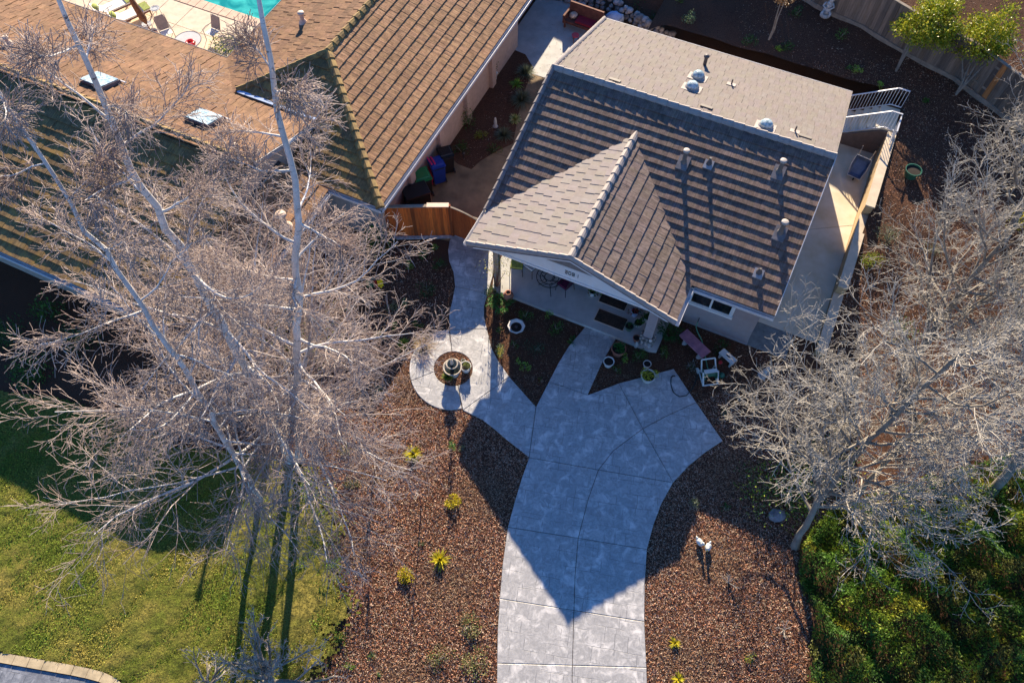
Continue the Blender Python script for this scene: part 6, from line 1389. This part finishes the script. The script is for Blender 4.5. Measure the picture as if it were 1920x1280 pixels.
dd = np.stack([rs.normal(0, .7, len(x)), rs.normal(-.1, .7, len(x)), np.full(len(x), .8)], 1); zz = np.full(len(x), .075)
V, F, C = leaves(np.stack([x, y, zz], 1), dd, rs.uniform(.03, .085, len(x)), rs.uniform(.010, .022, len(x)), cc, rs)
tag(stuff(mesh_np('grass', V, F, M['grass_blade'], None, C)), 'short patchy lawn grass left of the mulch', 'grass')
# wood chips on the mulch
def chips(n, x0, x1, y0, y1, inside=None, pal=None, zf=None, pale=.06, sz=1.0):
    x = rs.uniform(x0, x1, n); y = rs.uniform(y0, y1, n); k = np.ones(n, bool)
    for p in DRIVE_W: k &= ~in_poly(x, y, p)
    k &= ~in_poly(x - .15, y, LAWN) | (rs.uniform(size=n) < .04)
    a, b = w2ab(x, y); k &= ~((a > -7.8) & (a < -1.0) & (b > 14.2) & (b < 29)); k &= ~((a > -1.1) & (a < 4.42) & (b > 15.9) & (b < 29)); k &= ~((a < -11.7) & (b > 7)); k &= ~in_poly(x, y, GC)
    if inside is not None: k &= in_poly(x, y, inside)
    k &= ~in_poly(x, y, kerbfill)
    x, y = x[k], y[k]; n = len(x); a, b = w2ab(x, y)
    z = np.where((a > 4.4) | ((b > 29.6) & (a > -7)), hill_z(a, b) + .05 * np.sin(a * 2.1 + b) * np.sin(b * 1.7 - a * .6) * smooth(b, 17, 21), 0.0) + rs.uniform(.008, .03, n)
    if inside is not None: z = z + .02
    pal = np.array([(.52, .24, .14), (.32, .14, .08), (.62, .38, .26), (.06, .028, .018), (.68, .50, .37), (.42, .18, .10)]); c = pal[rs.integers(0, 6, n)] * rs.uniform(.6, 1.3, (n, 1))
    straw = rs.uniform(size=n) < .05; c[straw] = np.array((.55, .43, .30)) * rs.uniform(.5, 1.1, (straw.sum(), 1))
    q = rs.uniform(size=n) < pale; c[q] = np.array((.50, .40, .31)) * rs.uniform(.7, 1.1, (q.sum(), 1))
    dry = smooth(np.sin(x * 1.1 + y * .7) * np.sin(y * 1.3 - x * .5), .1, .8)[:, None] * .45; c = c * (1 - dry) + np.array((.30, .21, .13)) * dry
    bed = in_poly(x, y, PORCH_BED) | in_poly(x, y, RIGHT_BED); c[bed] *= .45  # chips darkened in these beds: the house's shade painted into their colour
    az = rs.uniform(0, 6.283, n); d = np.stack([np.cos(az), np.sin(az), rs.normal(0, .2, n)], 1); return leaves(np.stack([x, y, z], 1), d, np.where(straw, rs.uniform(.10, .22, n), rs.uniform(.035, .085, n)) * sz, np.where(straw, .011, rs.uniform(.009, .023, n)) * sz, c, rs)
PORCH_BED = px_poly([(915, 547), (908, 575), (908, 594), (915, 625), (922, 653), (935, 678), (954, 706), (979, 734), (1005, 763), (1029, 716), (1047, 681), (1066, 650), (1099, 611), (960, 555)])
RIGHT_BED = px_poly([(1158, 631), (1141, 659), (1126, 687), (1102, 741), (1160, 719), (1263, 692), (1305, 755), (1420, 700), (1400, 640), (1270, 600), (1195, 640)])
kerbfill = [tuple(p) for p in kw] + [(-6.6, -7), (-30, -7)]
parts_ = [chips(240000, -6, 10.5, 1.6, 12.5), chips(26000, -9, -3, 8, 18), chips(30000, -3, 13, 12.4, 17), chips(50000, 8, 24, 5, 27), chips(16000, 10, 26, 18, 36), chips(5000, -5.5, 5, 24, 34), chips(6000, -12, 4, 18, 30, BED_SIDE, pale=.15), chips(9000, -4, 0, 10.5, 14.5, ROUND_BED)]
o = 0; Vs, Fs, Cs = [], [], []
for V, F, C in parts_: Vs.append(V); Fs.append(F + o); Cs.append(C); o += len(V)
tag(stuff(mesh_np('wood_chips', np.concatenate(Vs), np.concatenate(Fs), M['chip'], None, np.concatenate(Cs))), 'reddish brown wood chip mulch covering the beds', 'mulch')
